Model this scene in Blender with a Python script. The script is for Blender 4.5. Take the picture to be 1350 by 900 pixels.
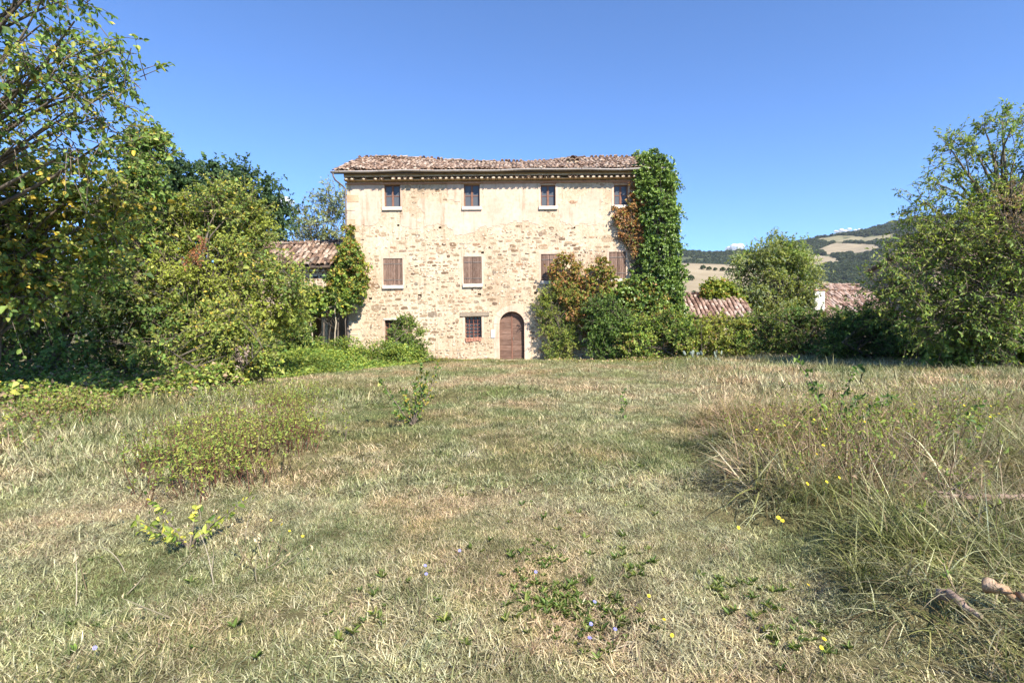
import bpy, bmesh, math, random
import numpy as np
from mathutils import Matrix, Vector, Euler

for _o in list(bpy.data.objects):
    bpy.data.objects.remove(_o)
sc = bpy.context.scene
COL = sc.collection
PI = math.pi
R_ = math.radians
rs = np.random.RandomState(7)
random.seed(7)

# ------------------------------------------------------------------ camera
FPX, CW, CH = 700.0, 1350.0, 900.0
CAM = np.array([0.0, 0.0, 1.6])
PITCH = math.atan(17 / FPX)
ROLL = -0.010
cam_d = bpy.data.cameras.new('camera')
cam_d.sensor_width = 36.0
cam_d.lens = FPX / CW * 36.0
cam_d.clip_start = 0.05
cam_d.clip_end = 20000
cam = bpy.data.objects.new('camera', cam_d)
COL.objects.link(cam)
CR = Euler((PI / 2 - PITCH, 0, 0)).to_matrix() @ Matrix.Rotation(ROLL, 3, 'Z')
cam.rotation_euler = CR.to_euler()
cam.location = CAM
sc.camera = cam
CRN = np.array(CR)

# ------------------------------------------------------------------ sky, sun, exposure
SUN_EL, SUN_AZ = R_(41), R_(180 - 31)
w = bpy.data.worlds.new('World')
sc.world = w
w.use_nodes = True
wn = w.node_tree
sky = wn.nodes.new('ShaderNodeTexSky')
sky.sky_type = 'NISHITA'
sky.sun_disc = False
sky.sun_elevation = SUN_EL
sky.sun_rotation = SUN_AZ
sky.altitude = 2500
sky.air_density = 1.0
sky.dust_density = 0.0
sky.ozone_density = 10.0
bg = wn.nodes['Background']
bg.inputs[1].default_value = 0.14
wn.links.new(sky.outputs[0], bg.inputs[0])
sd = bpy.data.lights.new('sun', 'SUN')
sd.energy = 4.6
sd.angle = R_(0.53)
sd.color = (1.0, 0.935, 0.84)
sun = bpy.data.objects.new('sun', sd)
COL.objects.link(sun)
sv = Vector((math.sin(SUN_AZ) * math.cos(SUN_EL), math.cos(SUN_AZ) * math.cos(SUN_EL), math.sin(SUN_EL)))
sun.rotation_euler = sv.to_track_quat('Z', 'Y').to_euler()
sun.location = (20, -20, 40)
sc.view_settings.view_transform = 'Standard'
sc.view_settings.look = 'None'
sc.view_settings.exposure = 1.06
sc.view_settings.gamma = 1.0
sc.cycles.max_bounces = 4
sc.cycles.diffuse_bounces = 2
sc.cycles.transmission_bounces = 3
sc.cycles.volume_bounces = 0


# ------------------------------------------------------------------ helpers: places
def ray(px, py):
    d = np.array([(px - CW / 2) / FPX, -(py - CH / 2) / FPX, -1.0])
    return CRN @ d


def at(px, py, Y):
    d = ray(px, py)
    return CAM + d * (Y / d[1])


def on_ground(px, py):
    d = ray(px, py)
    p = CAM + d * (-CAM[2] / d[2])
    p[2] = gz(p[0], p[1])
    return p


_mb = []
for _p in ((925, 560), (935, 600), (950, 640), (1000, 690), (1090, 740), (1170, 800), (1225, 900)):
    _d = ray(*_p)
    _q = CAM + _d * (-CAM[2] / _d[2])
    _mb.append((_q[1], _q[0]))
_mb.sort()
MBY = np.array([m[0] for m in _mb])
MBX = np.array([m[1] for m in _mb])


def mound(x, y):
    x = np.asarray(x, float)
    y = np.asarray(y, float)
    s = x - np.interp(y, MBY, MBX) + .22 * np.sin(y * 3.1 + 1.3 * np.sin(x * 2.2)) + .15 * np.sin(y * 7.3 + x * 3)
    t = np.clip((s + .25) / .9, 0, 1)
    t = t * t * (3 - 2 * t)
    return t * np.clip((11.0 - y) / 4.0, 0, 1) * np.clip((y + 2) / 2, 0, 1)


def gz(x, y):
    x = np.asarray(x, float)
    y = np.asarray(y, float)
    z = 0.20 * mound(x, y)
    near = np.clip((30 - np.hypot(x, y)) / 10, 0, 1)
    z = z + near * (0.025 * np.sin(x * 1.7 + 0.6 * np.sin(y * 1.3)) * np.sin(y * 1.1 + 1) + 0.012 * np.sin(x * 4.1 + y * 2.3) * np.sin(y * 3.7 - x))
    return z


# ------------------------------------------------------------------ helpers: objects
def tag(o, label=None, cat=None, group=None, kind=None):
    if label:
        o['label'] = label
    if cat:
        o['category'] = cat
    if group:
        o['group'] = group
    if kind:
        o['kind'] = kind
    return o


def empty(name, loc=(0, 0, 0)):
    o = bpy.data.objects.new(name, None)
    o.empty_display_size = 0.2
    COL.objects.link(o)
    o.location = loc
    return o


def link(name, me, mat=None, parent=None):
    if mat is not None and not me.materials:
        me.materials.append(mat)
    o = bpy.data.objects.new(name, me)
    COL.objects.link(o)
    if parent is not None:
        o.parent = parent
        bp = parent
        off = Vector((0, 0, 0))
        while bp is not None:
            off += bp.location
            bp = bp.parent
        o.location = -off
    return o


def np_mesh(name, V, F, col=None, smooth=False):
    """V (n,3), F (m,k) all faces with k corners, col (n,3)"""
    V = np.ascontiguousarray(V, dtype=np.float32)
    F = np.ascontiguousarray(F, dtype=np.int32)
    me = bpy.data.meshes.new(name)
    k = F.shape[1]
    me.vertices.add(len(V))
    me.vertices.foreach_set('co', V.ravel())
    me.loops.add(F.size)
    me.loops.foreach_set('vertex_index', F.ravel())
    me.polygons.add(len(F))
    me.polygons.foreach_set('loop_start', np.arange(0, F.size, k, dtype=np.int32))
    if smooth:
        me.polygons.foreach_set('use_smooth', np.ones(len(F), dtype=bool))
    me.update(calc_edges=True)
    if col is not None:
        a = me.attributes.new('Col', 'FLOAT_COLOR', 'POINT')
        c = np.ones((len(V), 4), dtype=np.float32)
        c[:, :3] = col
        a.data.foreach_set('color', c.ravel())
    return me


def pyd(name, V, F, mat, parent=None, smooth=False):
    me = bpy.data.meshes.new(name)
    me.from_pydata([tuple(map(float, v)) for v in V], [], [tuple(int(i) for i in f) for f in F])
    if smooth:
        me.polygons.foreach_set('use_smooth', [True] * len(me.polygons))
    me.update()
    return link(name, me, mat, parent)


class MB:
    """collects boxes / prisms, builds ONE mesh"""

    def __init__(self):
        self.V, self.F = [], []

    def add(self, V, F):
        b = len(self.V)
        self.V += [tuple(v) for v in V]
        self.F += [tuple(i + b for i in f) for f in F]
        return self

    def box(self, x0, x1, y0, y1, z0, z1, j=0.0):
        P = [(x, y, z) for z in (z0, z1) for y in (y0, y1) for x in (x0, x1)]
        if j:
            P = [tuple(c + random.uniform(-j, j) for c in p) for p in P]
        return self.add(P, [(0, 2, 3, 1), (4, 5, 7, 6), (0, 1, 5, 4), (1, 3, 7, 5), (3, 2, 6, 7), (2, 0, 4, 6)])

    def prism(self, pts, y0, y1):
        """pts: polygon of (x,z), counter-clockwise seen from -Y; extruded y0(front)..y1"""
        n = len(pts)
        P = [(x, y0, z) for x, z in pts] + [(x, y1, z) for x, z in pts]
        F = [tuple(range(n)), tuple(range(2 * n - 1, n - 1, -1))]
        F += [(i + n, (i + 1) % n + n, (i + 1) % n, i) for i in range(n)]
        return self.add(P, F)

    def build(self, name, mat, parent=None, smooth=False):
        return pyd(name, self.V, self.F, mat, parent, smooth)


def tube_arrays(P, Rd, sides=5):
    """P (M,K,3), Rd (M,K) -> verts, quads"""
    P = np.asarray(P, float)
    Rd = np.asarray(Rd, float)
    M, K, _ = P.shape
    T = np.gradient(P, axis=1)
    T /= np.linalg.norm(T, axis=2, keepdims=True) + 1e-9
    ref = np.where(np.abs(T[..., 2:3]) > 0.9, np.array([1.0, 0, 0]), np.array([0, 0, 1.0]))
    A = np.cross(T, ref)
    A /= np.linalg.norm(A, axis=2, keepdims=True) + 1e-9
    B = np.cross(T, A)
    th = np.arange(sides) / sides * 2 * PI
    V = P[:, :, None, :] + Rd[:, :, None, None] * (A[:, :, None, :] * np.cos(th)[:, None] + B[:, :, None, :] * np.sin(th)[:, None])
    idx = np.arange(M * K * sides).reshape(M, K, sides)
    a = idx[:, :-1, :]
    b = idx[:, 1:, :]
    F = np.stack([a, np.roll(a, -1, 2), np.roll(b, -1, 2), b], -1).reshape(-1, 4)
    return V.reshape(-1, 3), F


def cat_arrays(L):
    V, F, o = [], [], 0
    for v, f in L:
        V.append(v)
        F.append(f + o)
        o += len(v)
    return np.concatenate(V), np.concatenate(F)


def unit(a):
    return a / (np.linalg.norm(a, axis=-1, keepdims=True) + 1e-9)


# ------------------------------------------------------------------ materials
def mat_new(name):
    m = bpy.data.materials.new(name)
    m.use_nodes = True
    nt = m.node_tree
    b = nt.nodes['Principled BSDF']
    return m, nt, b


def N(nt, t, **kw):
    n = nt.nodes.new(t)
    for k, v in kw.items():
        setattr(n, k, v)
    return n


def noise(nt, scale, detail=4, rough=0.55, vec=None, dist=0.0):
    n = N(nt, 'ShaderNodeTexNoise')
    n.inputs['Scale'].default_value = scale
    n.inputs['Detail'].default_value = detail
    n.inputs['Roughness'].default_value = rough
    n.inputs['Distortion'].default_value = dist
    if vec is not None:
        nt.links.new(vec, n.inputs['Vector'])
    return n


def ramp(nt, fac, stops, interp='LINEAR'):
    r = N(nt, 'ShaderNodeValToRGB')
    cr = r.color_ramp
    cr.interpolation = interp
    while len(cr.elements) < len(stops):
        cr.elements.new(0.5)
    for e, (p, c) in zip(cr.elements, stops):
        e.position = p
        e.color = (c[0], c[1], c[2], 1)
    nt.links.new(fac, r.inputs[0])
    return r


def mix(nt, fac, a, b, mode='MIX'):
    m = N(nt, 'ShaderNodeMix', data_type='RGBA', blend_type=mode)
    for s, v in ((0, fac), (6, a), (7, b)):
        if hasattr(v, 'is_linked') or hasattr(v, 'links'):
            nt.links.new(v, m.inputs[s])
        else:
            m.inputs[s].default_value = v if s == 0 else (v[0], v[1], v[2], 1)
    return m.outputs[2]


def pos(nt):
    return N(nt, 'ShaderNodeNewGeometry').outputs['Position']


def bump(nt, b, h, strength=0.5, dist=0.02):
    n = N(nt, 'ShaderNodeBump')
    n.inputs['Strength'].default_value = strength
    n.inputs['Distance'].default_value = dist
    nt.links.new(h, n.inputs['Height'])
    nt.links.new(n.outputs[0], b.inputs['Normal'])


def surf(name, stops, scale=3.0, detail=6, rough=0.85, bmp=0.4, bscale=None, bdist=0.02, spec=0.25, stretch=None, vary=0):
    """noise-coloured surface in world space"""
    m, nt, b = mat_new(name)
    p = pos(nt)
    if stretch:
        mp = N(nt, 'ShaderNodeMapping')
        mp.inputs['Scale'].default_value = stretch
        nt.links.new(p, mp.inputs[0])
        p = mp.outputs[0]
    n = noise(nt, scale, detail, 0.6, p)
    r = ramp(nt, n.outputs[0], stops)
    if vary:
        ov = ramp(nt, N(nt, 'ShaderNodeObjectInfo').outputs['Random'], [(0, (1 - vary,) * 3), (1, (1 + vary,) * 3)])
        nt.links.new(mix(nt, 1.0, r.outputs[0], ov.outputs[0], 'MULTIPLY'), b.inputs['Base Color'])
    else:
        nt.links.new(r.outputs[0], b.inputs['Base Color'])
    b.inputs['Roughness'].default_value = rough
    b.inputs['Specular IOR Level'].default_value = spec
    if bmp:
        n2 = noise(nt, bscale or scale * 4, 5, 0.6, p)
        bump(nt, b, n2.outputs[0], bmp, bdist)
    return m


def leaf_mat(name, trans=0.35, rough=0.5, spec=0.25):
    m, nt, b = mat_new(name)
    a = N(nt, 'ShaderNodeAttribute', attribute_name='Col')
    nt.links.new(a.outputs['Color'], b.inputs['Base Color'])
    b.inputs['Roughness'].default_value = rough
    b.inputs['Specular IOR Level'].default_value = spec
    t = N(nt, 'ShaderNodeBsdfTranslucent')
    br = mix(nt, 1.0, a.outputs['Color'], (1.3, 1.35, 0.7), 'MULTIPLY')
    nt.links.new(br, t.inputs[0])
    ms = N(nt, 'ShaderNodeMixShader')
    ms.inputs[0].default_value = trans
    nt.links.new(b.outputs[0], ms.inputs[1])
    nt.links.new(t.outputs[0], ms.inputs[2])
    out = [n for n in nt.nodes if n.type == 'OUTPUT_MATERIAL'][0]
    nt.links.new(ms.outputs[0], out.inputs[0])
    return m


def rand_mat(name, stops, single, rough=0.9, nscale=14.0, bmp=0.5, spot=None):
    """piece colour by a random value (object info for single pieces, attribute Rnd for joined)"""
    m, nt, b = mat_new(name)
    if single:
        f = N(nt, 'ShaderNodeObjectInfo').outputs['Random']
    else:
        f = N(nt, 'ShaderNodeAttribute', attribute_name='Col').outputs['Fac']
    r = ramp(nt, f, stops)
    p = pos(nt)
    n = noise(nt, nscale, 5, 0.65, p)
    v = ramp(nt, n.outputs[0], [(0.25, (0.55, 0.55, 0.55)), (0.75, (1.3, 1.3, 1.3))])
    c = mix(nt, 1.0, r.outputs[0], v.outputs[0], 'MULTIPLY')
    if spot:
        n3 = noise(nt, spot[1], 4, 0.6, p)
        k = ramp(nt, n3.outputs[0], [(spot[2], (0, 0, 0)), (spot[2] + 0.1, (1, 1, 1))])
        c = mix(nt, k.outputs[0], c, spot[0])
    nt.links.new(c, b.inputs['Base Color'])
    b.inputs['Roughness'].default_value = rough
    b.inputs['Specular IOR Level'].default_value = 0.2
    bump(nt, b, n.outputs[0], bmp, 0.02)
    return m


M = {}
M['leaf'] = leaf_mat('leaf')
M['leaf_gloss'] = leaf_mat('leaf_gloss', 0.2, 0.35, 0.45)
M['bark'] = surf('bark', [(0.3, (0.06, 0.045, 0.032)), (0.7, (0.20, 0.165, 0.125))], 6, 6, 0.9, 0.8, 20, stretch=(1, 1, 0.25))
M['twig'] = surf('twig', [(0.3, (0.10, 0.075, 0.05)), (0.7, (0.24, 0.19, 0.14))], 5, 3, 0.85, 0)
M['pale_stem'] = surf('pale_stem', [(0.3, (0.32, 0.26, 0.18)), (0.7, (0.50, 0.43, 0.31))], 9, 3, 0.85, 0)
M['log'] = surf('log', [(0.25, (0.10, 0.065, 0.045)), (0.5, (0.30, 0.21, 0.155)), (0.75, (0.42, 0.34, 0.28))], 14, 6, 0.9, 0.8, 40, stretch=(0.4, 2, 2))

# mortar with cream limewash, earthy stains
m, nt, b = mat_new('mortar')
p = pos(nt)
n1 = noise(nt, 0.55, 5, 0.6, p)
n2 = noise(nt, 7.0, 6, 0.7, p)
r1 = ramp(nt, n1.outputs[0], [(0.3, (0.49, 0.37, 0.25)), (0.5, (0.61, 0.49, 0.35)), (0.72, (0.69, 0.585, 0.44))])
r2 = ramp(nt, n2.outputs[0], [(0.3, (0.66, 0.62, 0.58)), (0.6, (1.08, 1.06, 1.03))])
mp = N(nt, 'ShaderNodeMapping')
mp.inputs['Scale'].default_value = (2.2, 1, .22)
nt.links.new(p, mp.inputs[0])
ns = noise(nt, 1.6, 5, .65, mp.outputs[0])
rst = ramp(nt, ns.outputs[0], [(.30, (.70, .66, .60)), (.46, (1, 1, 1)), (.7, (1.04, 1.03, 1.02))])
nt.links.new(mix(nt, 1.0, mix(nt, 1.0, r1.outputs[0], r2.outputs[0], 'MULTIPLY'), rst.outputs[0], 'MULTIPLY'), b.inputs['Base Color'])
b.inputs['Roughness'].default_value = 0.95
b.inputs['Specular IOR Level'].default_value = 0.15
n3 = noise(nt, 16, 6, 0.7, p)
bump(nt, b, n3.outputs[0], 0.8, 0.04)
M['mortar'] = m

m, nt, b = mat_new('plaster')
p = pos(nt)
n1 = noise(nt, 0.9, 4, 0.6, p)
n2 = noise(nt, 5.0, 6, 0.7, p)
r1 = ramp(nt, n1.outputs[0], [(0.3, (0.55, 0.40, 0.295)), (0.55, (0.62, 0.468, 0.355)), (0.75, (0.67, 0.535, 0.42))])
r2 = ramp(nt, n2.outputs[0], [(0.25, (0.80, 0.78, 0.74)), (0.55, (1.03, 1.02, 1.0))])
mp = N(nt, 'ShaderNodeMapping')
mp.inputs['Scale'].default_value = (2.2, 1, .22)
nt.links.new(p, mp.inputs[0])
ns = noise(nt, 1.6, 5, .65, mp.outputs[0])
rst = ramp(nt, ns.outputs[0], [(.30, (.70, .66, .60)), (.46, (1, 1, 1)), (.7, (1.04, 1.03, 1.02))])
nt.links.new(mix(nt, 1.0, mix(nt, 1.0, r1.outputs[0], r2.outputs[0], 'MULTIPLY'), rst.outputs[0], 'MULTIPLY'), b.inputs['Base Color'])
b.inputs['Roughness'].default_value = 0.95
b.inputs['Specular IOR Level'].default_value = 0.15
bump(nt, b, n2.outputs[0], 0.25, 0.03)
M['plaster'] = m

STONE = [(0.0, (0.126, 0.084, 0.055)), (0.10, (0.235, 0.151, 0.088)), (0.3, (0.353, 0.248, 0.151)), (0.5, (0.437, 0.323, 0.206)), (0.68, (0.386, 0.273, 0.168)), (0.8, (0.260, 0.206, 0.147)), (0.9, (0.370, 0.210, 0.118)), (1.0, (0.58, 0.46, 0.31))]
M['stone'] = rand_mat('stone', STONE, True, spot=((0.64, 0.53, 0.40), 9.0, 0.56))
M['stone_j'] = rand_mat('stone_joined', STONE, False, spot=((0.64, 0.53, 0.40), 9.0, 0.50))
TILE = [(0.0, (0.09, 0.06, 0.045)), (0.2, (0.19, 0.115, 0.075)), (0.45, (0.29, 0.185, 0.125)), (0.7, (0.38, 0.265, 0.185)), (0.9, (0.52, 0.40, 0.30)), (1.0, (0.26, 0.21, 0.165))]
M['tile'] = rand_mat('tile', TILE, True, 0.9, 9.0, 0.4, spot=((0.20, 0.17, 0.13), 6.0, 0.60))
M['tile_j'] = rand_mat('tile_joined', TILE, False, 0.9, 9.0, 0.4, spot=((0.20, 0.17, 0.13), 6.0, 0.60))
TILER = [(0.0, (0.17, 0.10, 0.075)), (0.3, (0.32, 0.20, 0.145)), (0.6, (0.42, 0.285, 0.215)), (0.85, (0.54, 0.40, 0.32)), (1.0, (0.38, 0.31, 0.26))]
M['tile_red'] = rand_mat('tile_red', TILER, True, 0.9, 9.0, 0.4)
M['tile_red_j'] = rand_mat('tile_red_joined', TILER, False, 0.9, 9.0, 0.4)
M['sandstone'] = surf('sandstone', [(0.3, (0.50, 0.38, 0.25)), (0.7, (0.68, 0.56, 0.41))], 4, 6, 0.95, 0.5, 20)
M['quoin'] = surf('quoin', [(0.3, (0.42, 0.28, 0.16)), (0.7, (0.60, 0.45, 0.29))], 3, 6, 0.95, 0.6, 20)
M['sill'] = surf('sill', [(0.3, (0.56, 0.47, 0.37)), (0.7, (0.72, 0.64, 0.54))], 6, 5, 0.9, 0.4, 25)
M['brick'] = surf('brick', [(0.3, (0.34, 0.17, 0.10)), (0.7, (0.50, 0.30, 0.20))], 9, 5, 0.95, 0.5, 30)
M['redbrick'] = surf('redbrick', [(0.3, (0.32, 0.13, 0.085)), (0.7, (0.50, 0.26, 0.17))], 9, 5, 0.9, 0.5, 30)
M['deck'] = surf('roof_deck', [(0.3, (0.07, 0.05, 0.04)), (0.7, (0.15, 0.11, 0.08))], 5, 4, 0.95, 0)
M['wood_frame'] = surf('wood_frame', [(0.3, (0.15, 0.065, 0.04)), (0.7, (0.30, 0.15, 0.10))], 10, 5, 0.75, 0.3, 40, stretch=(4, 4, 0.6))
M['wood_grey'] = surf('wood_grey', [(0.25, (0.10, 0.060, 0.043)), (0.5, (0.20, 0.125, 0.09)), (0.75, (0.35, 0.25, 0.19))], 8, 6, 0.9, 0.6, 30, stretch=(6, 6, 0.5), vary=.35)
M['wood_door'] = surf('wood_door', [(0.25, (0.11, 0.062, 0.042)), (0.5, (0.19, 0.112, 0.08)), (0.75, (0.29, 0.19, 0.14))], 6, 6, 0.85, 0.5, 25, stretch=(0.6, 4, 6), vary=.22)
M['lintel'] = surf('lintel_wood', [(0.3, (0.22, 0.17, 0.12)), (0.7, (0.42, 0.34, 0.25))], 6, 6, 0.9, 0.6, 25, stretch=(0.6, 4, 6))
M['iron'] = surf('iron', [(0.3, (0.13, 0.05, 0.035)), (0.7, (0.24, 0.085, 0.055))], 20, 4, 0.8, 0.2, 60)
M['gutter'] = surf('gutter_metal', [(0.3, (0.33, 0.28, 0.24)), (0.7, (0.48, 0.42, 0.37))], 4, 5, 0.55, 0.2, 20, stretch=(0.5, 2, 2))
M['pipe'] = surf('pipe_metal', [(0.3, (0.13, 0.10, 0.085)), (0.7, (0.22, 0.18, 0.15))], 8, 4, 0.6, 0)
M['paper'] = surf('paper', [(0.3, (0.72, 0.72, 0.70)), (0.7, (0.80, 0.80, 0.78))], 3, 2, 0.7, 0)
M['ink'] = surf('ink', [(0.3, (0.25, 0.28, 0.36)), (0.7, (0.30, 0.33, 0.42))], 3, 2, 0.7, 0)
M['stone_wall'] = surf('stone_wall', [(0.3, (0.20, 0.15, 0.11)), (0.7, (0.36, 0.29, 0.22))], 4, 5, 0.95, 0.5)
M['white_wall'] = surf('white_wall', [(0.3, (0.62, 0.58, 0.50)), (0.7, (0.74, 0.71, 0.64))], 4, 5, 0.9, 0.2)
M['cactus'] = surf('cactus_skin', [(0.3, (0.13, 0.17, 0.13)), (0.7, (0.30, 0.33, 0.27))], 5, 4, 0.6, 0.2)
m, nt, b = mat_new('glass')
b.inputs['Base Color'].default_value = (0.10, 0.105, 0.11, 1)
b.inputs['Roughness'].default_value = 0.15
b.inputs['Specular IOR Level'].default_value = 0.3
M['glass'] = m
M['dark'] = surf('painted_hole_shade', [(0.3, (0.03, 0.025, 0.02)), (0.7, (0.06, 0.05, 0.04))], 5, 2, 1.0, 0)  # dark colour stands in for the shade inside small openings

# ------------------------------------------------------------------ ground sheet
def build_ground():
    rr = np.concatenate([np.linspace(0.0, 40, 140), np.geomspace(42, 9000, 60)])
    na = 220
    th = np.arange(na) / na * 2 * PI
    X = rr[:, None] * np.sin(th)
    Y = rr[:, None] * np.cos(th)
    Z = gz(X, Y)
    V = np.stack([X, Y, Z], -1).reshape(-1, 3)
    idx = np.arange(len(rr) * na).reshape(len(rr), na)
    a, b2 = idx[:-1], idx[1:]
    F = np.stack([a, b2, np.roll(b2, -1, 1), np.roll(a, -1, 1)], -1).reshape(-1, 4)
    me = np_mesh('ground', V, F, smooth=True)
    m, nt, b = mat_new('meadow_soil')
    p = pos(nt)
    n1 = noise(nt, 0.35, 5, 0.6, p)
    n2 = noise(nt, 9.0, 8, 0.75, p)
    r1 = ramp(nt, n1.outputs[0], [(0.3, (0.13, 0.13, 0.055)), (0.5, (0.20, 0.18, 0.09)), (0.7, (0.27, 0.215, 0.125))])
    r2 = ramp(nt, n2.outputs[0], [(0.3, (0.45, 0.42, 0.36)), (0.65, (1.3, 1.25, 1.2))])
    nt.links.new(mix(nt, 1.0, r1.outputs[0], r2.outputs[0], 'MULTIPLY'), b.inputs['Base Color'])
    b.inputs['Roughness'].default_value = 1.0
    b.inputs['Specular IOR Level'].default_value = 0.1
    bump(nt, b, n2.outputs[0], 0.9, 0.06)
    o = link('ground', me, m)
    tag(o, 'dry meadow ground of olive and straw grass in front of the farmhouse', 'ground', kind='structure')


build_ground()


# ------------------------------------------------------------------ tiled roofs
def tile_base(seg=4, r0=0.105, r1=0.085, L=0.46, t=0.018):
    V = []
    for (y, r) in ((0.0, r0), (L, r1)):
        for rad in (r, r - t):
            for i in range(seg + 1):
                a = PI * i / seg
                V.append((-rad * math.cos(a), y, rad * math.sin(a) * 0.85))
    n = seg + 1
    F = []
    for i in range(seg):
        F += [(i, i + 1, 2 * n + i + 1, 2 * n + i), (n + i + 1, n + i, 3 * n + i, 3 * n + i + 1), (i + 1, i, n + i, n + i + 1), (2 * n + i, 2 * n + i + 1, 3 * n + i + 1, 3 * n + i)]
    F += [(0, 2 * n, 3 * n, n), (seg, n + seg, 3 * n + seg, 2 * n + seg)]
    return np.array(V), np.array(F)


TB_V, TB_F = tile_base()
TILE_ME = []
for k in range(5):
    v = TB_V.copy()
    v[:, 0] *= 1 + 0.08 * (k - 2) / 2
    v[:, 2] += 0.008 * np.sin(v[:, 1] * 5 + k)
    TILE_ME.append(np_mesh('tile', v, TB_F))


def tiled_slope(parent, O, ex, up, width, run, rise, mat1, matj, single=300, pitch=0.215, step=0.36, sag=None, rough=1.0, pans=True, lift=0.0, missing=0.0, size=1.0):
    """tiles on a slope: O = eave corner, ex = along the eave, up = horizontal direction uphill"""
    O = np.array(O, float)
    ex = np.array(ex, float)
    up = np.array(up, float)
    sag = sag or (lambda u: 0 * u)
    nu = int(width / pitch)
    slope_len = math.hypot(run, rise)
    nv = int(slope_len / step) + 1
    U, Vv = np.meshgrid((np.arange(nu) + 0.5) * width / nu, np.arange(nv) * step - 0.06, indexing='xy')
    U = U.ravel()
    Vv = Vv.ravel()
    n = len(U)

    def place(U, Vv, dz):
        k = len(U)
        f = Vv / slope_len
        U2 = U + rs.normal(0, 0.018 * rough, k)
        V2 = Vv + rs.normal(0, 0.035 * rough, k)
        wob = 0.020 * rough * (np.sin(U * 1.3 + Vv * 0.7) + np.sin(U * 2.9 - Vv * 1.9) * 0.6)
        h = rise * V2 / slope_len + sag(U) * np.clip(f, 0, 1) + wob + dz + rs.normal(0, 0.010 * rough, k) + lift
        P = O + U2[:, None] * ex + (V2 * run / slope_len)[:, None] * up
        P[:, 2] += h
        yaw = rs.normal(0, 0.07 * rough, k)
        rl = rs.normal(0, 0.08 * rough, k)
        pt = rise / run + 0.05 + rs.normal(0, 0.04 * rough, k)
        ey = unit(up + np.tan(yaw)[:, None] * ex + pt[:, None] * np.array([0, 0, 1.0]))
        e1 = unit(np.cross(ey, np.cross(ex[None] + np.tan(rl)[:, None] * np.array([0, 0, 1.0]), ey)))
        ez = np.cross(e1, ey)
        return P, e1, ey, ez

    P, e1, ey, ez = place(U, Vv, 0.075)
    keep = rs.rand(n) > missing
    order = [i for i in range(n) if keep[i]]
    first, rest = order[:single], order[single:]
    for i in first:
        o = bpy.data.objects.new('tile', TILE_ME[i % 5])
        COL.objects.link(o)
        Mx = Matrix(((e1[i, 0], ey[i, 0], ez[i, 0], P[i, 0]), (e1[i, 1], ey[i, 1], ez[i, 1], P[i, 1]), (e1[i, 2], ey[i, 2], ez[i, 2], P[i, 2]), (0, 0, 0, 1)))
        if size != 1.0:
            Mx = Mx @ Matrix.Scale(size, 4)
        o.parent = parent
        off = Vector((0, 0, 0))
        bp = parent
        while bp is not None:
            off += bp.location
            bp = bp.parent
        o.matrix_local = Matrix.Translation(-off) @ Mx
        if not o.material_slots or o.material_slots[0].material is None:
            pass
        if not o.data.materials:
            o.data.materials.append(mat1)
        o.material_slots[0].link = 'OBJECT'
        o.material_slots[0].material = mat1
    parts = []
    cols = []

    def joined(P, e1, ey, ez, flip):
        T = TB_V * size
        if flip:
            T = T * np.array([1.0, 1, -1])
        V = P[:, None, :] + T[None, :, 0:1] * e1[:, None, :] + T[None, :, 1:2] * ey[:, None, :] + T[None, :, 2:3] * ez[:, None, :]
        F = TB_F[None] + (np.arange(len(P)) * len(T))[:, None, None]
        if flip:
            F = F[:, :, ::-1]
        parts.append((V.reshape(-1, 3), F.reshape(-1, 4)))
        cols.append(np.repeat(rs.rand(len(P)), len(T)))

    if rest:
        joined(P[rest], e1[rest], ey[rest], ez[rest], False)
    if pans:
        joined(*place(U + pitch / 2, Vv + 0.1, 0.10), True)
    if parts:
        V, F = cat_arrays(parts)
        c = np.concatenate(cols)
        me = np_mesh('roof_tiles', V, F, np.stack([c] * 3, -1))
        o = link('roof_tiles', me, matj, parent)
        tag(o, kind='stuff')
    # ridge row
    return P


def roof_deck(parent, O, ex, up, width, run, rise, sag=None, thick=0.10, name='roof', depth2=None, mat=None):
    """gable roof deck (both slopes), one closed mesh"""
    O = np.array(O, float)
    ex = np.array(ex, float)
    up = np.array(up, float)
    sag = sag or (lambda u: 0 * u)
    us = np.linspace(0, width, 20)
    vs = [(0.0, 0.0), (run * 0.5, 0.5), (run, 1.0)]
    if depth2 is None:
        vs += [(run * 1.5, 0.5), (run * 2.0, 0.0)]
    V = []
    for lo in (0, 1):
        for (v, f) in vs:
            for u in us:
                q = O + ex * u + up * v
                q[2] += rise * f + float(sag(np.array(u))) * f - lo * thick
                V.append(q)
    nu, nv = len(us), len(vs)
    idx = np.arange(2 * nu * nv).reshape(2, nv, nu)
    F = []
    for j in range(nv - 1):
        for i in range(nu - 1):
            F.append((idx[0, j, i], idx[0, j, i + 1], idx[0, j + 1, i + 1], idx[0, j + 1, i]))
            F.append((idx[1, j, i + 1], idx[1, j, i], idx[1, j + 1, i], idx[1, j + 1, i + 1]))
    for i in range(nu - 1):
        F.append((idx[1, 0, i], idx[1, 0, i + 1], idx[0, 0, i + 1], idx[0, 0, i]))
        F.append((idx[1, -1, i + 1], idx[1, -1, i], idx[0, -1, i], idx[0, -1, i + 1]))
    for j in range(nv - 1):
        F.append((idx[0, j, 0], idx[0, j + 1, 0], idx[1, j + 1, 0], idx[1, j, 0]))
        F.append((idx[0, j + 1, -1], idx[0, j, -1], idx[1, j, -1], idx[1, j + 1, -1]))
    return pyd(name, V, F, mat or M['deck'], parent)


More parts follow.
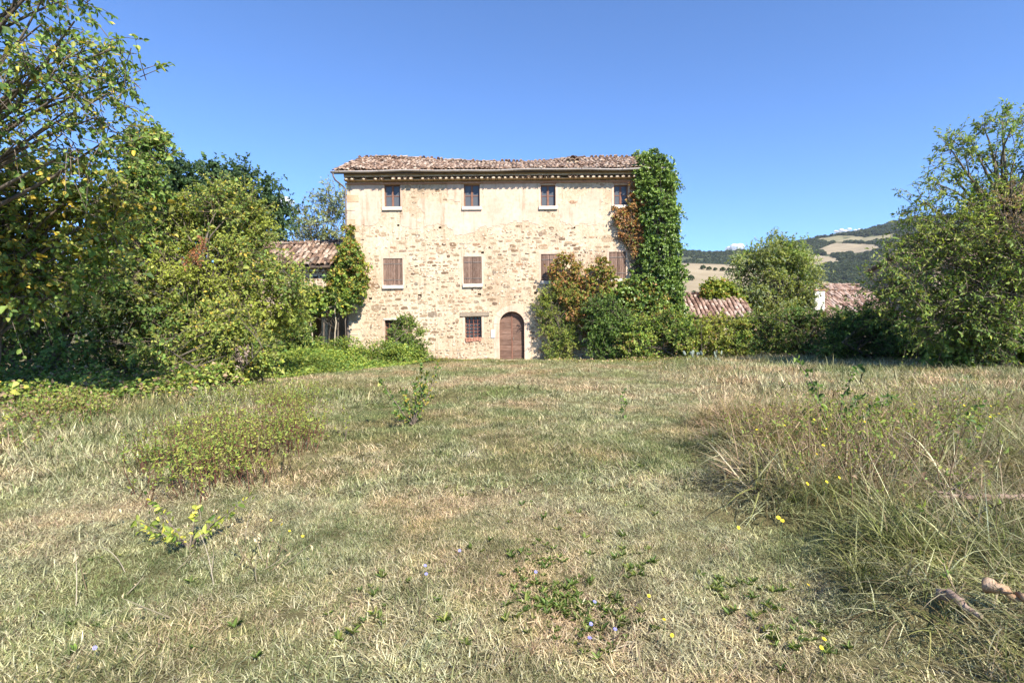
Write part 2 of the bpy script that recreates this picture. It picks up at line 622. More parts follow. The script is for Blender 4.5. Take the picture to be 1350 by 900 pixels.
def ridge_tiles(parent, O, ex, up, width, run, rise, matj, sag=None, rough=1.0):
    O = np.array(O, float)
    ex = np.array(ex, float)
    up = np.array(up, float)
    sag = sag or (lambda u: 0 * u)
    u = np.arange(0, width - 0.3, 0.38)
    n = len(u)
    P = O + u[:, None] * ex + run * up
    P[:, 2] += rise + sag(u) + 0.09 + 0.035 * (np.sin(u * 1.3 + 5) + 0.6 * np.sin(u * 2.9 - 8)) * rough + rs.normal(0, 0.012, n)
    ey = unit(ex[None] + rs.normal(0, 0.05 * rough, (n, 3)))
    e1 = unit(np.cross(ey, np.array([0, 0, 1.0])))
    ez = np.cross(e1, ey)
    T = TB_V * 1.25
    V = P[:, None, :] + T[None, :, 0:1] * e1[:, None, :] + T[None, :, 1:2] * ey[:, None, :] + T[None, :, 2:3] * ez[:, None, :]
    F = TB_F[None] + (np.arange(n) * len(T))[:, None, None]
    c = np.repeat(rs.rand(n), len(T))
    me = np_mesh('ridge_tiles', V.reshape(-1, 3), F.reshape(-1, 4), np.stack([c] * 3, -1))
    return link('ridge_tiles', me, matj, parent)


# ------------------------------------------------------------------ the farmhouse
YF = 27.0          # facade plane


def fx(px, py):
    q = at(px, py, YF)
    return q[0], q[2]


def rect(x0, x1, y0, y1):
    a = fx(x0, y1)
    b = fx(x1, y0)
    c = fx((x0 + x1) / 2, y1)
    d = fx((x0 + x1) / 2, y0)
    return a[0], b[0], c[1], d[1]      # X0,X1,Z0,Z1


TOPW = [rect(507, 527.4, 243, 272.8), rect(611.8, 632.2, 242.7, 272.4), rect(712.9, 732.2, 243.6, 271.8), rect(809.4, 828, 243.6, 270.5)]
MIDW = [rect(505.7, 530.5, 340.7, 376), rect(611.3, 634.8, 338.5, 374), rect(713.4, 736, 335, 370.3), rect(803, 825, 332, 367)]
GNDW = [rect(507.6, 530, 421.7, 452), rect(613.3, 634.8, 417.5, 445)]
DX0, DX1, DZ0, DZT = rect(659, 691, 410.5, 478)
DZ0 = -0.1
DCX = (DX0 + DX1) / 2
DRAD = (DX1 - DX0) / 2
DSP = DZT - DRAD
HX0 = fx(459, 340)[0]
HX1 = fx(868, 340)[0]
HZ = fx(660, 231)[1]
HY1 = YF + 8.6

house = empty('stone_farmhouse', ((HX0 + HX1) / 2, YF, 0))
tag(house, 'tall three-storey stone farmhouse with patchy cream plaster and tiled roof', 'farmhouse')


def arch_pts(cx, rad, zs, n=12):
    return [(cx + rad * math.cos(PI * i / n), zs + rad * math.sin(PI * i / n)) for i in range(n + 1)]


def build_wall():
    def box_me(name, lst):
        mb = MB()
        for a in lst:
            mb.box(*a)
        return mb
    mb = MB().box(HX0, HX1, YF, YF + 0.55, -0.3, HZ)
    cut = MB()
    for (a, b_, c, d) in TOPW + MIDW + GNDW:
        cut.box(a, b_, YF - 0.2, YF + 0.8, c, d)
    pts = [(DX0, -0.25), (DX1, -0.25)] + arch_pts(DCX, DRAD, DSP)
    cut.prism(pts, YF - 0.2, YF + 0.8)
    for (hx, hy, s) in ((488.4, 393, 2.2), (553.4, 389.7, 2.6), (632, 388.4, 2.4), (467, 425, 2.2), (646.5, 423, 1.8), (706, 386, 2), (580, 300, 1.8), (636, 333, 2), (757, 300, 1.6), (525, 297, 1.6)):
        x, z = fx(hx, hy)
        h = s / 26
        cut.box(x - h, x + h, YF - 0.2, YF + 0.3, z - h * 0.8, z + h * 0.8)
    a = pyd('wall', mb.V, mb.F, M['mortar'], house)
    c = pyd('cut', cut.V, cut.F, M['mortar'], house)
    md = a.modifiers.new('b', 'BOOLEAN')
    md.operation = 'DIFFERENCE'
    md.solver = 'EXACT'
    md.object = c
    dg = bpy.context.evaluated_depsgraph_get()
    me = bpy.data.meshes.new_from_object(a.evaluated_get(dg))
    a.modifiers.clear()
    a.data = me
    bpy.data.objects.remove(c)
    # other walls, butted behind the facade
    mb = MB().box(HX0, HX0 + 0.5, YF + 0.55, HY1 - 0.5, -0.3, HZ).box(HX1 - 0.5, HX1, YF + 0.55, HY1 - 0.5, -0.3, HZ)
    mb.box(HX0, HX1, HY1 - 0.5, HY1, -0.3, HZ)
    for f in (0.36, 0.68):   # floors
        mb.box(HX0 + 0.5, HX1 - 0.5, YF + 0.55, HY1 - 0.5, HZ * f - 0.1, HZ * f)
    mb.build('side_wall', M['mortar'], house)
    return a


wall = build_wall()

# plaster coat: ragged sheet, 20 mm proud, on the top storey
def vnoise(x, y, s, seed):
    r = np.random.RandomState(seed)
    G = r.rand(64, 64)
    x = np.asarray(x) * s
    y = np.asarray(y) * s
    xi = np.floor(x).astype(int)
    yi = np.floor(y).astype(int)
    fx_ = x - xi
    fy_ = y - yi
    fx_ = fx_ * fx_ * (3 - 2 * fx_)
    fy_ = fy_ * fy_ * (3 - 2 * fy_)
    g = lambda i, j: G[i % 64, j % 64]
    return (g(xi, yi) * (1 - fx_) + g(xi + 1, yi) * fx_) * (1 - fy_) + (g(xi, yi + 1) * (1 - fx_) + g(xi + 1, yi + 1) * fx_) * fy_


def fnoise(x, y, s, seed):
    return 0.55 * vnoise(x, y, s, seed) + 0.3 * vnoise(x, y, s * 2.1, seed + 1) + 0.15 * vnoise(x, y, s * 4.3, seed + 2)


PL = [rect(459, 503, 237, 290), rect(556, 612, 264, 300), rect(586, 612, 240, 270), rect(636, 712, 238, 297), rect(756, 790, 254, 292), rect(533, 560, 284, 298), rect(608, 640, 279, 299), rect(738, 752, 268, 294)]


def plaster_amt(x, z):
    """>0.5 where plaster still covers the wall"""
    best = np.full(np.shape(x), -9.0)
    for (a, b_, c, d) in PL:
        dd = np.minimum(np.minimum(x - a, b_ - x), np.minimum(z - c, d - z))
        best = np.maximum(best, dd)
    return 0.5 + best * 1.3 + (fnoise(x + 40, z, 1.1, 3) - 0.5) * 1.5


OPEN = [(a - 0.02, b_ + 0.02, c - 0.02, d + 0.02) for (a, b_, c, d) in TOPW + MIDW + GNDW] + [(DX0 - 0.02, DX1 + 0.02, -0.3, DZT + 0.02)]


def in_open(x, z, mg=0.0):
    r = np.zeros(np.shape(x), bool)
    for (a, b_, c, d) in OPEN:
        r |= (x > a - mg) & (x < b_ + mg) & (z > c - mg) & (z < d + mg)
    return r


def build_plaster():
    cs = 0.085
    xs = np.arange(HX0 + 0.02, HX1 - 0.05, cs)
    zs = np.arange(HZ - 3.2, HZ - 0.02, cs)
    X, Z = np.meshgrid(xs, zs)
    ok = (plaster_amt(X, Z) > 0.5) & ~in_open(X, Z, 0.15)
    V, F = [], []
    vid = {}

    def vert(i, j, k):
        key = (i, j, k)
        if key not in vid:
            h = (i * 73856093 ^ j * 19349663) & 0xffff
            rr2 = random.Random(h)
            x = xs[0] + (i - 0.5) * cs + rr2.uniform(-.03, .03)
            z = zs[0] + (j - 0.5) * cs + rr2.uniform(-.03, .03)
            y = YF + (0.004 if k else -0.008 - 0.010 * fnoise(x + 9, z, 0.9, 11))
            vid[key] = len(V)
            V.append((x, y, z))
        return vid[key]
    nj, ni = ok.shape
    for j in range(nj):
        for i in range(ni):
            if not ok[j, i]:
                continue
            F.append((vert(i, j, 0), vert(i + 1, j, 0), vert(i + 1, j + 1, 0), vert(i, j + 1, 0)))
            for (di, dj, c1, c2) in ((-1, 0, (0, 1), (0, 0)), (1, 0, (1, 0), (1, 1)), (0, -1, (0, 0), (1, 0)), (0, 1, (1, 1), (0, 1))):
                jj, ii = j + dj, i + di
                if not (0 <= jj < nj and 0 <= ii < ni and ok[jj, ii]):
                    p1 = (i + c1[0], j + c1[1])
                    p2 = (i + c2[0], j + c2[1])
                    F.append((vert(*p1, 0), vert(*p1, 1), vert(*p2, 1), vert(*p2, 0)))
    o = pyd('plaster_coat', V, F, M['plaster'], house)
    tag(o, 'cream plaster left in ragged patches on the top storey')


build_plaster()

# rubble stones
def stone_base(seed):
    r = random.Random(seed)
    n = 8
    pts = []
    for i in range(n):
        a = 2 * PI * (i + r.uniform(-.25, .25)) / n
        c, s = math.cos(a), math.sin(a)
        k = (abs(c) ** 3.2 + abs(s) ** 3.2) ** (-1 / 3.2) * r.uniform(0.86, 1.04)
        pts.append((0.5 * c * k, 0.5 * s * k))
    V = [(x, 0.0, z) for x, z in pts] + [(x * 0.96, -0.7, z * 0.95) for x, z in pts] + [(x * 0.74 + r.uniform(-.04, .04), -1 - r.uniform(-.15, .25), z * 0.70 + r.uniform(-.04, .04)) for x, z in pts]
    F = []
    for l in range(2):
        for i in range(n):
            j = (i + 1) % n
            F.append((l * n + i, l * n + j, (l + 1) * n + j, (l + 1) * n + i))
    F += [(2 * n + 0, 2 * n + 1, 2 * n + 2, 2 * n + 3), (2 * n, 2 * n + 3, 2 * n + 4, 2 * n + 7), (2 * n + 4, 2 * n + 5, 2 * n + 6, 2 * n + 7)]
    return np.array(V), np.array(F)


SB = [stone_base(s) for s in range(8)]
STONE_ME = []
for v, f in SB:
    me = np_mesh('stone', v, f)
    me.materials.append(M['stone'])
    STONE_ME.append(me)


def build_stones():
    S = []
    z = 0.0
    ph = 0.0
    while z < HZ - 0.2:
        h = random.choice((0.08, 0.10, 0.12, 0.14, 0.16, 0.20))
        x = HX0 + random.uniform(0.0, 0.3)
        ph += random.uniform(0.3, 0.9)
        while x < HX1 - 0.25:
            hh = h * random.uniform(0.6, 1.25)
            L = min(max(hh * random.uniform(0.8, 2.8), 0.08), 0.50)
            wv = 0.07 * math.sin(x * 1.1 + ph) + 0.04 * math.sin(x * 2.7 + 2 * ph)
            if random.random() < 0.80:
                S.append((x + L / 2, z + h / 2 + wv + random.uniform(-.03, .03), L * random.uniform(.78, .95), hh * random.uniform(.7, .95)))
            if random.random() < 0.05:
                S.append((x + L / 2, z + h + wv, L * 1.25, hh * 1.7))
            x += L + random.uniform(0.0, 0.07)
        z += h + random.uniform(0.0, 0.03)
    S = np.array(S)
    X, Z = S[:, 0], S[:, 1]
    bad = in_open(X, Z, 0.0)
    for (a, b_, c, d) in OPEN:
        bad |= (X + S[:, 2] / 2 > a - 0.13) & (X - S[:, 2] / 2 < b_ + 0.13) & (Z + S[:, 3] / 2 > c - 0.13) & (Z - S[:, 3] / 2 < d + 0.14)
    bad |= ((X - DCX) ** 2 + (Z - DSP) ** 2 < (DRAD + 0.42) ** 2) | ((np.abs(X - DCX) < DRAD + 0.36) & (Z < DSP))
    pa = plaster_amt(X, Z)
    bad |= pa > 0.46
    bad |= rs.rand(len(X)) < np.clip((pa + .5) / 1.1, 0, .8)
    bad |= X + S[:, 2] / 2 > HX1 - 0.02
    # quoins at the left corner and the mortar that swallows many stones
    bad |= (X < HX0 + 0.62)
    cover = fnoise(X, Z, 0.55, 21) * 0.8 + rs.rand(len(X)) * 0.45
    up = np.clip((Z - 6.4) / 1.2, 0, 1)
    bad |= cover > 0.84 - 0.08 * up
    S = S[~bad]
    cover = cover[~bad]
    vis = np.argsort(-(S[:, 2] * S[:, 3]))
    depth = 0.006 + 0.018 * rs.rand(len(S)) * np.clip(1.25 - cover, 0.25, 1)
    hid = set()
    for i in vis[:300]:
        k = rs.randint(8)
        o = bpy.data.objects.new('stone', STONE_ME[k])
        COL.objects.link(o)
        o.parent = wall
        o.location = (S[i, 0] - house.location.x, 0.0, S[i, 1])
        o.scale = (S[i, 2], depth[i], S[i, 3])
        o.rotation_euler = (0, rs.normal(0, 0.05), 0)
        # children of wall: wall sits at -house.location, undo
        o.location = (S[i, 0], YF + 0.002, S[i, 1])
        hid.add(int(i))
    parts, cols = [], []
    for i in range(len(S)):
        if i in hid:
            continue
        v, f = SB[rs.randint(8)]
        a = rs.normal(0, 0.06)
        q = np.stack([v[:, 0] * S[i, 2], v[:, 1] * depth[i], v[:, 2] * S[i, 3]], -1)
        q = np.stack([q[:, 0] * math.cos(a) - q[:, 2] * math.sin(a), q[:, 1], q[:, 0] * math.sin(a) + q[:, 2] * math.cos(a)], -1)
        parts.append((q + np.array([S[i, 0], YF + 0.002, S[i, 1]]), f))
        cols.append(np.full(len(v), rs.rand()))
    V, F = cat_arrays(parts)
    c = np.concatenate(cols)
    o = link('rubble_stones', np_mesh('rubble_stones', V, F, np.stack([c] * 3, -1)), M['stone_j'], wall)
    o.location = (0, 0, 0)
    tag(o, kind='stuff')


build_stones()

# corner stones
z = 0.0
k = 0
while z < HZ - 0.5:
    h = random.uniform(0.28, 0.42)
    L = (0.62 if k % 2 else 0.40) * random.uniform(0.9, 1.1)
    if random.random() < 0.8:
        mb = MB().box(HX0 - 0.015, HX0 + L, YF - 0.022 - random.random() * 0.015, YF + 0.3, z + 0.012, z + h - 0.012, 0.007)
        mb.build('quoin_stone', M['quoin'] if random.random() < 0.7 else M['sandstone'], wall).location = (0, 0, 0)
    z += h
    k += 1


def child_at_wall(o):
    o.location = (-house.location.x, -house.location.y, 0)
    return o


# windows of the top storey
def casement(r, lintel_brick=True, sill=True, open_gap=0.0):
    a, b_, c, d = r
    mid = (a + b_) / 2
    y = YF + 0.14
    fr = MB()
    t = 0.055
    fr.box(a + .002, a + t, y, y + .06, c + .002, d - .002).box(b_ - t, b_ - .002, y, y + .06, c + .002, d - .002)
    fr.box(a + t, b_ - t, y, y + .06, d - t, d - .002).box(a + t, b_ - t, y, y + .06, c + .002, c + t)
    fr.box(mid - .05, mid + .05, y - .012, y + .055, c + t, d - t)
    zb = c + t + (d - c - 2 * t) * 0.5
    fr.box(a + t, mid - .05, y + .008, y + .05, zb - .018, zb + .018)
    fr.box(mid + .05, b_ - t, y + .008, y + .05, zb - .018, zb + .018)
    f = fr.build('window', M['wood_frame'], house)
    for (x0, x1) in ((a + t, mid - .05), (mid + .05, b_ - t)):
        for (z0, z1) in ((c + t, zb - .018), (zb + .018, d - t)):
            q = MB().box(x0 - .004, x1 + .004, y + .026, y + .032, z0 - .004, z1 + .004).build('pane', M['glass'], f)
            q.location = (0, 0, 0)
            tilt = random.uniform(-.01, .01)
            q.data.transform(Matrix.Translation((x0, y, z0)) @ Matrix.Rotation(tilt, 4, 'Z') @ Matrix.Translation((-x0, -y, -z0)))
    if sill:
        MB().box(a - 0.10, b_ + 0.10, YF - 0.10, YF + 0.135, c - 0.17, c - 0.002, 0.006).build('sill', M['sill'], f).location = (0, 0, 0)
    if lintel_brick:
        mb = MB()
        n = 9
        for i in range(n):
            x0 = a - 0.05 + (b_ - a + 0.1) * i / n
            zc = 0.03 * math.sin(PI * (i + .5) / n)
            mb.box(x0 + .006, x0 + (b_ - a + .1) / n - .006, YF - 0.012 - random.random() * .008, YF + .1, d + .015 + zc, d + .20 + zc + random.random() * .02, .004)
        mb.build('lintel', M['brick'], f).location = (0, 0, 0)
    # interior darkness is the room itself; plaster reveal edge
    rv = MB()
    for (x0, x1, z0, z1) in ((a - .12, a - .003, c - .0, d + .0), (b_ + .003, b_ + .12, c, d)):
        rv.box(x0, x1, YF - .014, YF + .03, z0, z1, .004)
    rv.build('surround', M['plaster'], f).location = (0, 0, 0)


for i, r in enumerate(TOPW):
    casement(r, lintel_brick=True, sill=True)


def shutter_window(r):
    a, b_, c, d = r
    y = YF + 0.03
    f = MB().box(a + .002, b_ - .002, y + .05, y + .08, c + .002, d - .002).build('window', M['deck'], house)
    mid = (a + b_) / 2
    for s, (x0, x1) in enumerate(((a + .012, mid - .006), (mid + .006, b_ - .012))):
        n = 4
        for i in range(n):
            u0 = x0 + (x1 - x0) * i / n
            u1 = x0 + (x1 - x0) * (i + 1) / n
            jb = random.uniform(0, .03) if i in (1, 2) else 0
            MB().box(u0 + .004, u1 - .004, y - random.random() * .012, y + .045, c + .012 + jb, d - .012 - random.uniform(0, .015), .002).build('board', M['wood_grey'], f).location = (0, 0, 0)
        for zz in (c + (d - c) * .2, c + (d - c) * .8):
            MB().box(x0 + .01, x1 - .01, y - .022, y - .013, zz - .022, zz + .022).build('hinge_strap', M['pipe'], f).location = (0, 0, 0)
    MB().box(a - 0.04, b_ + 0.05, YF - 0.11, YF + 0.03, c - 0.17, c - 0.002, 0.006).build('sill', M['sill'], f).location = (0, 0, 0)
    rv = MB()
    for (x0, x1, z0, z1) in ((a - .10, a - .003, c, d), (b_ + .003, b_ + .10, c, d), (a - .10, b_ + .10, d + .003, d + .15)):
        rv.box(x0, x1, YF - .012, YF + .025, z0, z1, .004)
    rv.build('surround', M['plaster'], f).location = (0, 0, 0)
    for sx in (a - .2, b_ + .2):
        MB().box(sx - .012, sx + .012, YF - .05, YF + .05, c - .10, c - .02).build('shutter_hook', M['pipe'], f).location = (0, 0, 0)


for r in MIDW:
    shutter_window(r)


def barred_window(r, wood_lintel=True, bricks=True):
    a, b_, c, d = r
    y = YF + 0.12
    fr = MB()
    for i in range(1, 4):
        x = a + (b_ - a) * i / 4
        fr.box(x - .016, x + .016, y, y + .03, c + .002, d - .002)
    for i in range(1, 6):
        zz = c + (d - c) * i / 6
        fr.box(a + .002, b_ - .002, y + .032, y + .055, zz - .014, zz + .014)
    f = fr.build('window', M['iron'], house)
    MB().box(a + .002, b_ - .002, YF + .30, YF + .31, c + .002, d - .002).build('pane', M['glass'], f).location = (0, 0, 0)
    cr = MB().box((a + b_) / 2 - .03, (a + b_) / 2 + .03, YF + .26, YF + .30, c + .002, d - .002)
    cr.box(a + .002, a + .05, YF + .26, YF + .30, c + .002, d - .002).box(b_ - .05, b_ - .002, YF + .26, YF + .30, c + .002, d - .002)
    cr.build('sash', M['wood_frame'], f).location = (0, 0, 0)
    if wood_lintel:
        lb = MB().box(a - .24, b_ + .40, YF - .05, YF + .10, d + .03, d + .23, .012)
    else:
        lb = MB().box(a - .05, b_ + .12, YF - .05, YF + .08, d + .003, d + .09, .006)
    lb.build('lintel', M['lintel'] if wood_lintel else M['sill'], f).location = (0, 0, 0)
    if bricks:
        for i in range(6):
            x0 = a + 0.02 + i * (b_ - a - .04) / 6
            MB().box(x0 + .008, x0 + (b_ - a - .04) / 6 - .008, YF - .03 - random.random() * .03, YF + .1, c - random.uniform(.14, .24), c - .01 + random.uniform(-.02, .06), .008).build('brick', M['redbrick'], f).location = (0, 0, 0)
    rv = MB()
    for (x0, x1) in ((a - .12, a - .003), (b_ + .003, b_ + .12)):
        rv.box(x0, x1, YF - .010, YF + .025, c, d, .004)
    rv.build('surround', M['plaster'], f).location = (0, 0, 0)


barred_window(GNDW[0], False, False)
barred_window(GNDW[1], True, True)

# arched door
YD = YF + 0.24
dback = MB().prism([(DX0 + .002, DZ0), (DX1 - .002, DZ0)] + arch_pts(DCX, DRAD - .002, DSP), YD + .05, YD + .09).build('door', M['deck'], house)


def half_w(zz):
    return DRAD - .004 if zz <= DSP else math.sqrt(max((DRAD - .004) ** 2 - (zz - DSP) ** 2, 0.0))


nb = 9
for i in range(nb):
    z0 = DZ0 + (DZT - DZ0) * i / nb + .005
    z1 = DZ0 + (DZT - DZ0) * (i + 1) / nb - .005
    for s in (-1, 1):
        zz = [z0 + (z1 - z0) * k / 4 for k in range(5)]
        outer = [(DCX + s * max(half_w(q), .02), q) for q in zz]
        inner = [(DCX + s * .006, z1), (DCX + s * .006, z0)]
        pts = outer + inner
        if s < 0:
            pts = pts[::-1]
        MB().prism(pts, YD - random.random() * .008, YD + .05).build('board', M['wood_door'], dback).location = (0, 0, 0)
MB().box(DCX - .03, DCX + .03, YD - .03, YD - .009, DZ0 + .05, DZT - .12).build('cover_strip', M['wood_frame'], dback).location = (0, 0, 0)
MB().box(DCX + .05, DCX + .09, YD - .03, YD - .01, 1.0, 1.14).build('lock_plate', M['pipe'], dback).location = (0, 0, 0)
# dressed surround: jamb stones and voussoirs
sw = 0.30
for s in (-1, 1):
    zs = [DZ0 - .1, 0.55, 1.15, DSP]
    for i in range(3):
        xa, xb = sorted((DCX + s * (DRAD + .002), DCX + s * (DRAD + sw * random.uniform(.85, 1.1))))
        MB().box(xa, xb, YF - .016, YF + .05, zs[i] + .004, zs[i + 1] - .004, .003).build('jamb_stone', M['plaster'], dback).location = (0, 0, 0)
nv = 6
for i in range(nv):
    a0 = PI * i / nv + .008
    a1 = PI * (i + 1) / nv - .008
    aa = [a0 + (a1 - a0) * k / 3 for k in range(4)]
    pts = [(DCX + (DRAD + .003) * math.cos(q), DSP + (DRAD + .003) * math.sin(q)) for q in aa][::-1] + [(DCX + (DRAD + sw) * math.cos(q), DSP + (DRAD + sw) * math.sin(q)) for q in aa]
    MB().prism(pts, YF - .016, YF + .05).build('arch_stone', M['plaster'], dback).location = (0, 0, 0)
MB().box(DX0 - .2, DX1 + .2, YF - .35, YF + .2, -.2, .02, .01).build('threshold', M['sandstone'], dback).location = (0, 0, 0)

# small white notice beside the door
a, b_, c, d = rect(647.6, 652.4, 434.6, 445)
nt_o = MB().box(a, b_, YF - .045, YF - .030, c, d).build('notice', M['paper'], house)
tag(nt_o, 'small white notice plate on the wall beside the door')
ink = MB()
for f0 in (.72, .45):
    ink.box(a + .06, b_ - .06, YF - .048, YF - .0455, c + (d - c) * f0, c + (d - c) * (f0 + .05))
ink.build('lettering', M['ink'], nt_o).location = (0, 0, 0)

# cornice: brick course, tile course, roof
ZE = at(660, 225, YF - .5)[2]
zc0 = HZ - .02
MB().box(HX0 - .06, HX1 + .05, YF - .10, YF - .002, HZ - .42, HZ - .34, .004).build('cornice', M['brick'], house)
cor = []
n = int((HX1 - HX0) / .29)
for i in range(n):
    x = HX0 + .1 + i * (HX1 - HX0 - .2) / (n - 1)
    px_gap = random.random()
    if px_gap < (0.30 if x < HX0 + 3.2 else 0.10):
        continue
    T = TB_V * np.array([1.15, 0.9, 1.25])
    cor.append((T + np.array([x, YF - .43 + random.uniform(-.02, .02), HZ - .27 + random.uniform(-.012, .012)]), TB_F))
    # mortar plug closing the tile end
    r0 = random.uniform(.035, .085)
    pl = [(-r0, 0, 0), (r0, 0, 0), (r0 * .7, 0, r0 * .75), (0, 0, r0 * 1.02), (-r0 * .7, 0, r0 * .75)]
    v = np.array([(x + q[0], YF - .455 + random.uniform(-.02, .015), HZ - .27 + q[2]) for q in pl])
    vb = v + np.array([0, .12, 0])
    mbx = MB().add(list(map(tuple, v)) + list(map(tuple, vb)), [(0, 1, 2, 3, 4), (9, 8, 7, 6, 5)] + [(5 + i2, 5 + (i2 + 1) % 5, (i2 + 1) % 5, i2) for i2 in range(5)])
    mbx.build('cornice_plug', M['sandstone'], house)
V, F = cat_arrays(cor)
link('cornice_tiles', np_mesh('cornice_tiles', V, F, np.full((len(V), 3), .35)), M['tile_j'], house)
MB().box(HX0 - .05, HX1 + .04, YF - .34, YF - .003, HZ - .27, HZ - .253, .002).build('cornice', M['quoin'], house)
MB().box(HX0 - .05, HX1 + .04, YF - .34, YF - .003, HZ - .115, HZ + .04, .002).build('cornice', M['quoin'], house)

RX0 = HX0 - .58
RX1 = HX1 + .45
RUN = (HY1 - YF) / 2 + .55
RISE = 2.05
SAGK = np.array([[-9.2, .06], [-8.0, .12], [-6.2, .02], [-4, -.09], [-1.5, -.28], [1, -.28], [3.2, -.12], [5.5, -.04], [8.2, -.02]])


def hsag(u):
    return np.interp(u + RX0, SAGK[:, 0], SAGK[:, 1])


OE = (RX0, YF - .52, ZE)
roof = roof_deck(house, OE, (1, 0, 0), (0, 1, 0), RX1 - RX0, RUN, RISE, hsag)
tiled_slope(roof, OE, (1, 0, 0), (0, 1, 0), RX1 - RX0, RUN, RISE, M['tile'], M['tile_j'], 300, sag=hsag, rough=1.1, missing=.02)
tiled_slope(roof, (RX1, YF - .52 + 2 * RUN, ZE), (-1, 0, 0), (0, -1, 0), RX1 - RX0, RUN, RISE, M['tile'], M['tile_j'], 0, sag=lambda u: hsag((RX1 - RX0) - u), rough=1.3, pans=False)
ridge_tiles(roof, OE, (1, 0, 0), (0, 1, 0), RX1 - RX0, RUN, RISE, M['tile_j'], hsag, 1.2)
# gable triangles
for gx in (HX0, HX1 - .5):
    yc = YF + (HY1 - YF) / 2
    zg = ZE + .15
    V = [(gx, YF + .01, HZ), (gx, HY1 - .01, HZ), (gx, yc, ZE + RISE - .55), (gx + .5, YF + .01, HZ), (gx + .5, HY1 - .01, HZ), (gx + .5, yc, ZE + RISE - .55)]
    pyd('gable', V, [(0, 2, 1), (3, 4, 5), (0, 3, 5, 2), (1, 2, 5, 4), (0, 1, 4, 3)], M['mortar'], house)
# gutter: half-round trough
ng = 40
gx = np.linspace(RX0 - .02, RX1 + .05, ng)
V = []
for i, x in enumerate(gx):
    sagz = .02 * math.sin(x * .9) + .012 * math.sin(x * 2.1)
    for rad in (.085, .078):
        for k in range(7):
            a = PI + PI * k / 6
            V.append((x, YF - .62 + rad * math.cos(a), ZE + .02 + sagz + rad * math.sin(a)))
F = []
for i in range(ng - 1):
    for k in range(6):
        b0, b1 = i * 14 + k, (i + 1) * 14 + k
        F.append((b0, b1, b1 + 1, b0 + 1))
        F.append((b0 + 7, b0 + 8, b1 + 8, b1 + 7))
    for k in (0, 6):
        F.append((i * 14 + k, i * 14 + 7 + k, (i + 1) * 14 + 7 + k, (i + 1) * 14 + k))
for i in (0, ng - 1):
    F.append(tuple(i * 14 + k for k in range(7)))
gut = pyd('gutter', V, F, M['gutter'], house, True)
for i in range(9):
    x = RX0 + .4 + i * (RX1 - RX0 - .8) / 8
    V, F = tube_arrays([[(x, YF - .72, ZE + .05), (x, YF - .70, ZE - .05), (x, YF - .62, ZE - .08), (x, YF - .53, ZE - .02)]], [[.012] * 4], 5)
    pyd('bracket', V, F, M['pipe'], gut).location = (0, 0, 0)
# downpipe hooking back to the corner
pp = [(RX0 + .10, YF - .62, ZE - .06), (RX0 + .10, YF - .62, ZE - .22), (RX0 + .16, YF - .5, ZE - .38), (RX0 + .42, YF - .2, ZE - .58), (HX0 - .055, YF - .075, ZE - .72), (HX0 - .055, YF - .075, ZE - 1.1), (HX0 - .055, YF - .075, 4.5), (HX0 - .055, YF - .075, .1)]
V, F = tube_arrays([pp], [[.042] * len(pp)], 8)
pyd('downpipe', V, F, M['pipe'], house, True)
# low broken chimney on the front slope
cx, cy = at(754, 216, YF + 2.2)[0], YF + 2.2
czb = ZE + RISE * (cy - (YF - .52)) / RUN - .35
chim = MB().box(cx - .30, cx + .34, cy - .22, cy + .25, czb - .3, czb + .42, .015)
chim = chim.build('chimney', M['mortar'], house)
for (dx, rot, dz) in ((-.22, .5, .42), (.26, -.45, .42), (.02, .1, .56), (-.02, .0, .40)):
    o = link('chimney_tile', TILE_ME[1].copy(), None, chim)
    o.material_slots[0].link = 'OBJECT'
    o.material_slots[0].material = M['tile']
    o.matrix_local = Matrix.Translation((cx + dx, cy - .33, czb + dz)) @ Matrix.Rotation(rot, 4, 'Y') @ Matrix.Scale(1.45, 4)


# ------------------------------------------------------------------ foliage engine
def in_poly(P, poly):
    x, y = P[:, 0], P[:, 1]
    r = np.zeros(len(P), bool)
    n = len(poly)
    for i in range(n):
        x0, y0 = poly[i]
        x1, y1 = poly[(i + 1) % n]
        c = ((y0 > y) != (y1 > y)) & (x < (x1 - x0) * (y - y0) / (y1 - y0 + 1e-12) + x0)
        r ^= c
    return r


def edge_dist(P, poly):
    d = np.full(len(P), 1e9)
    n = len(poly)
    for i in range(n):
        a = np.array(poly[i], float)
        b = np.array(poly[(i + 1) % n], float)
        ab = b - a
        t = np.clip(((P - a) @ ab) / (ab @ ab + 1e-9), 0, 1)
        d = np.minimum(d, np.linalg.norm(P - (a + t[:, None] * ab), axis=1))
    return d


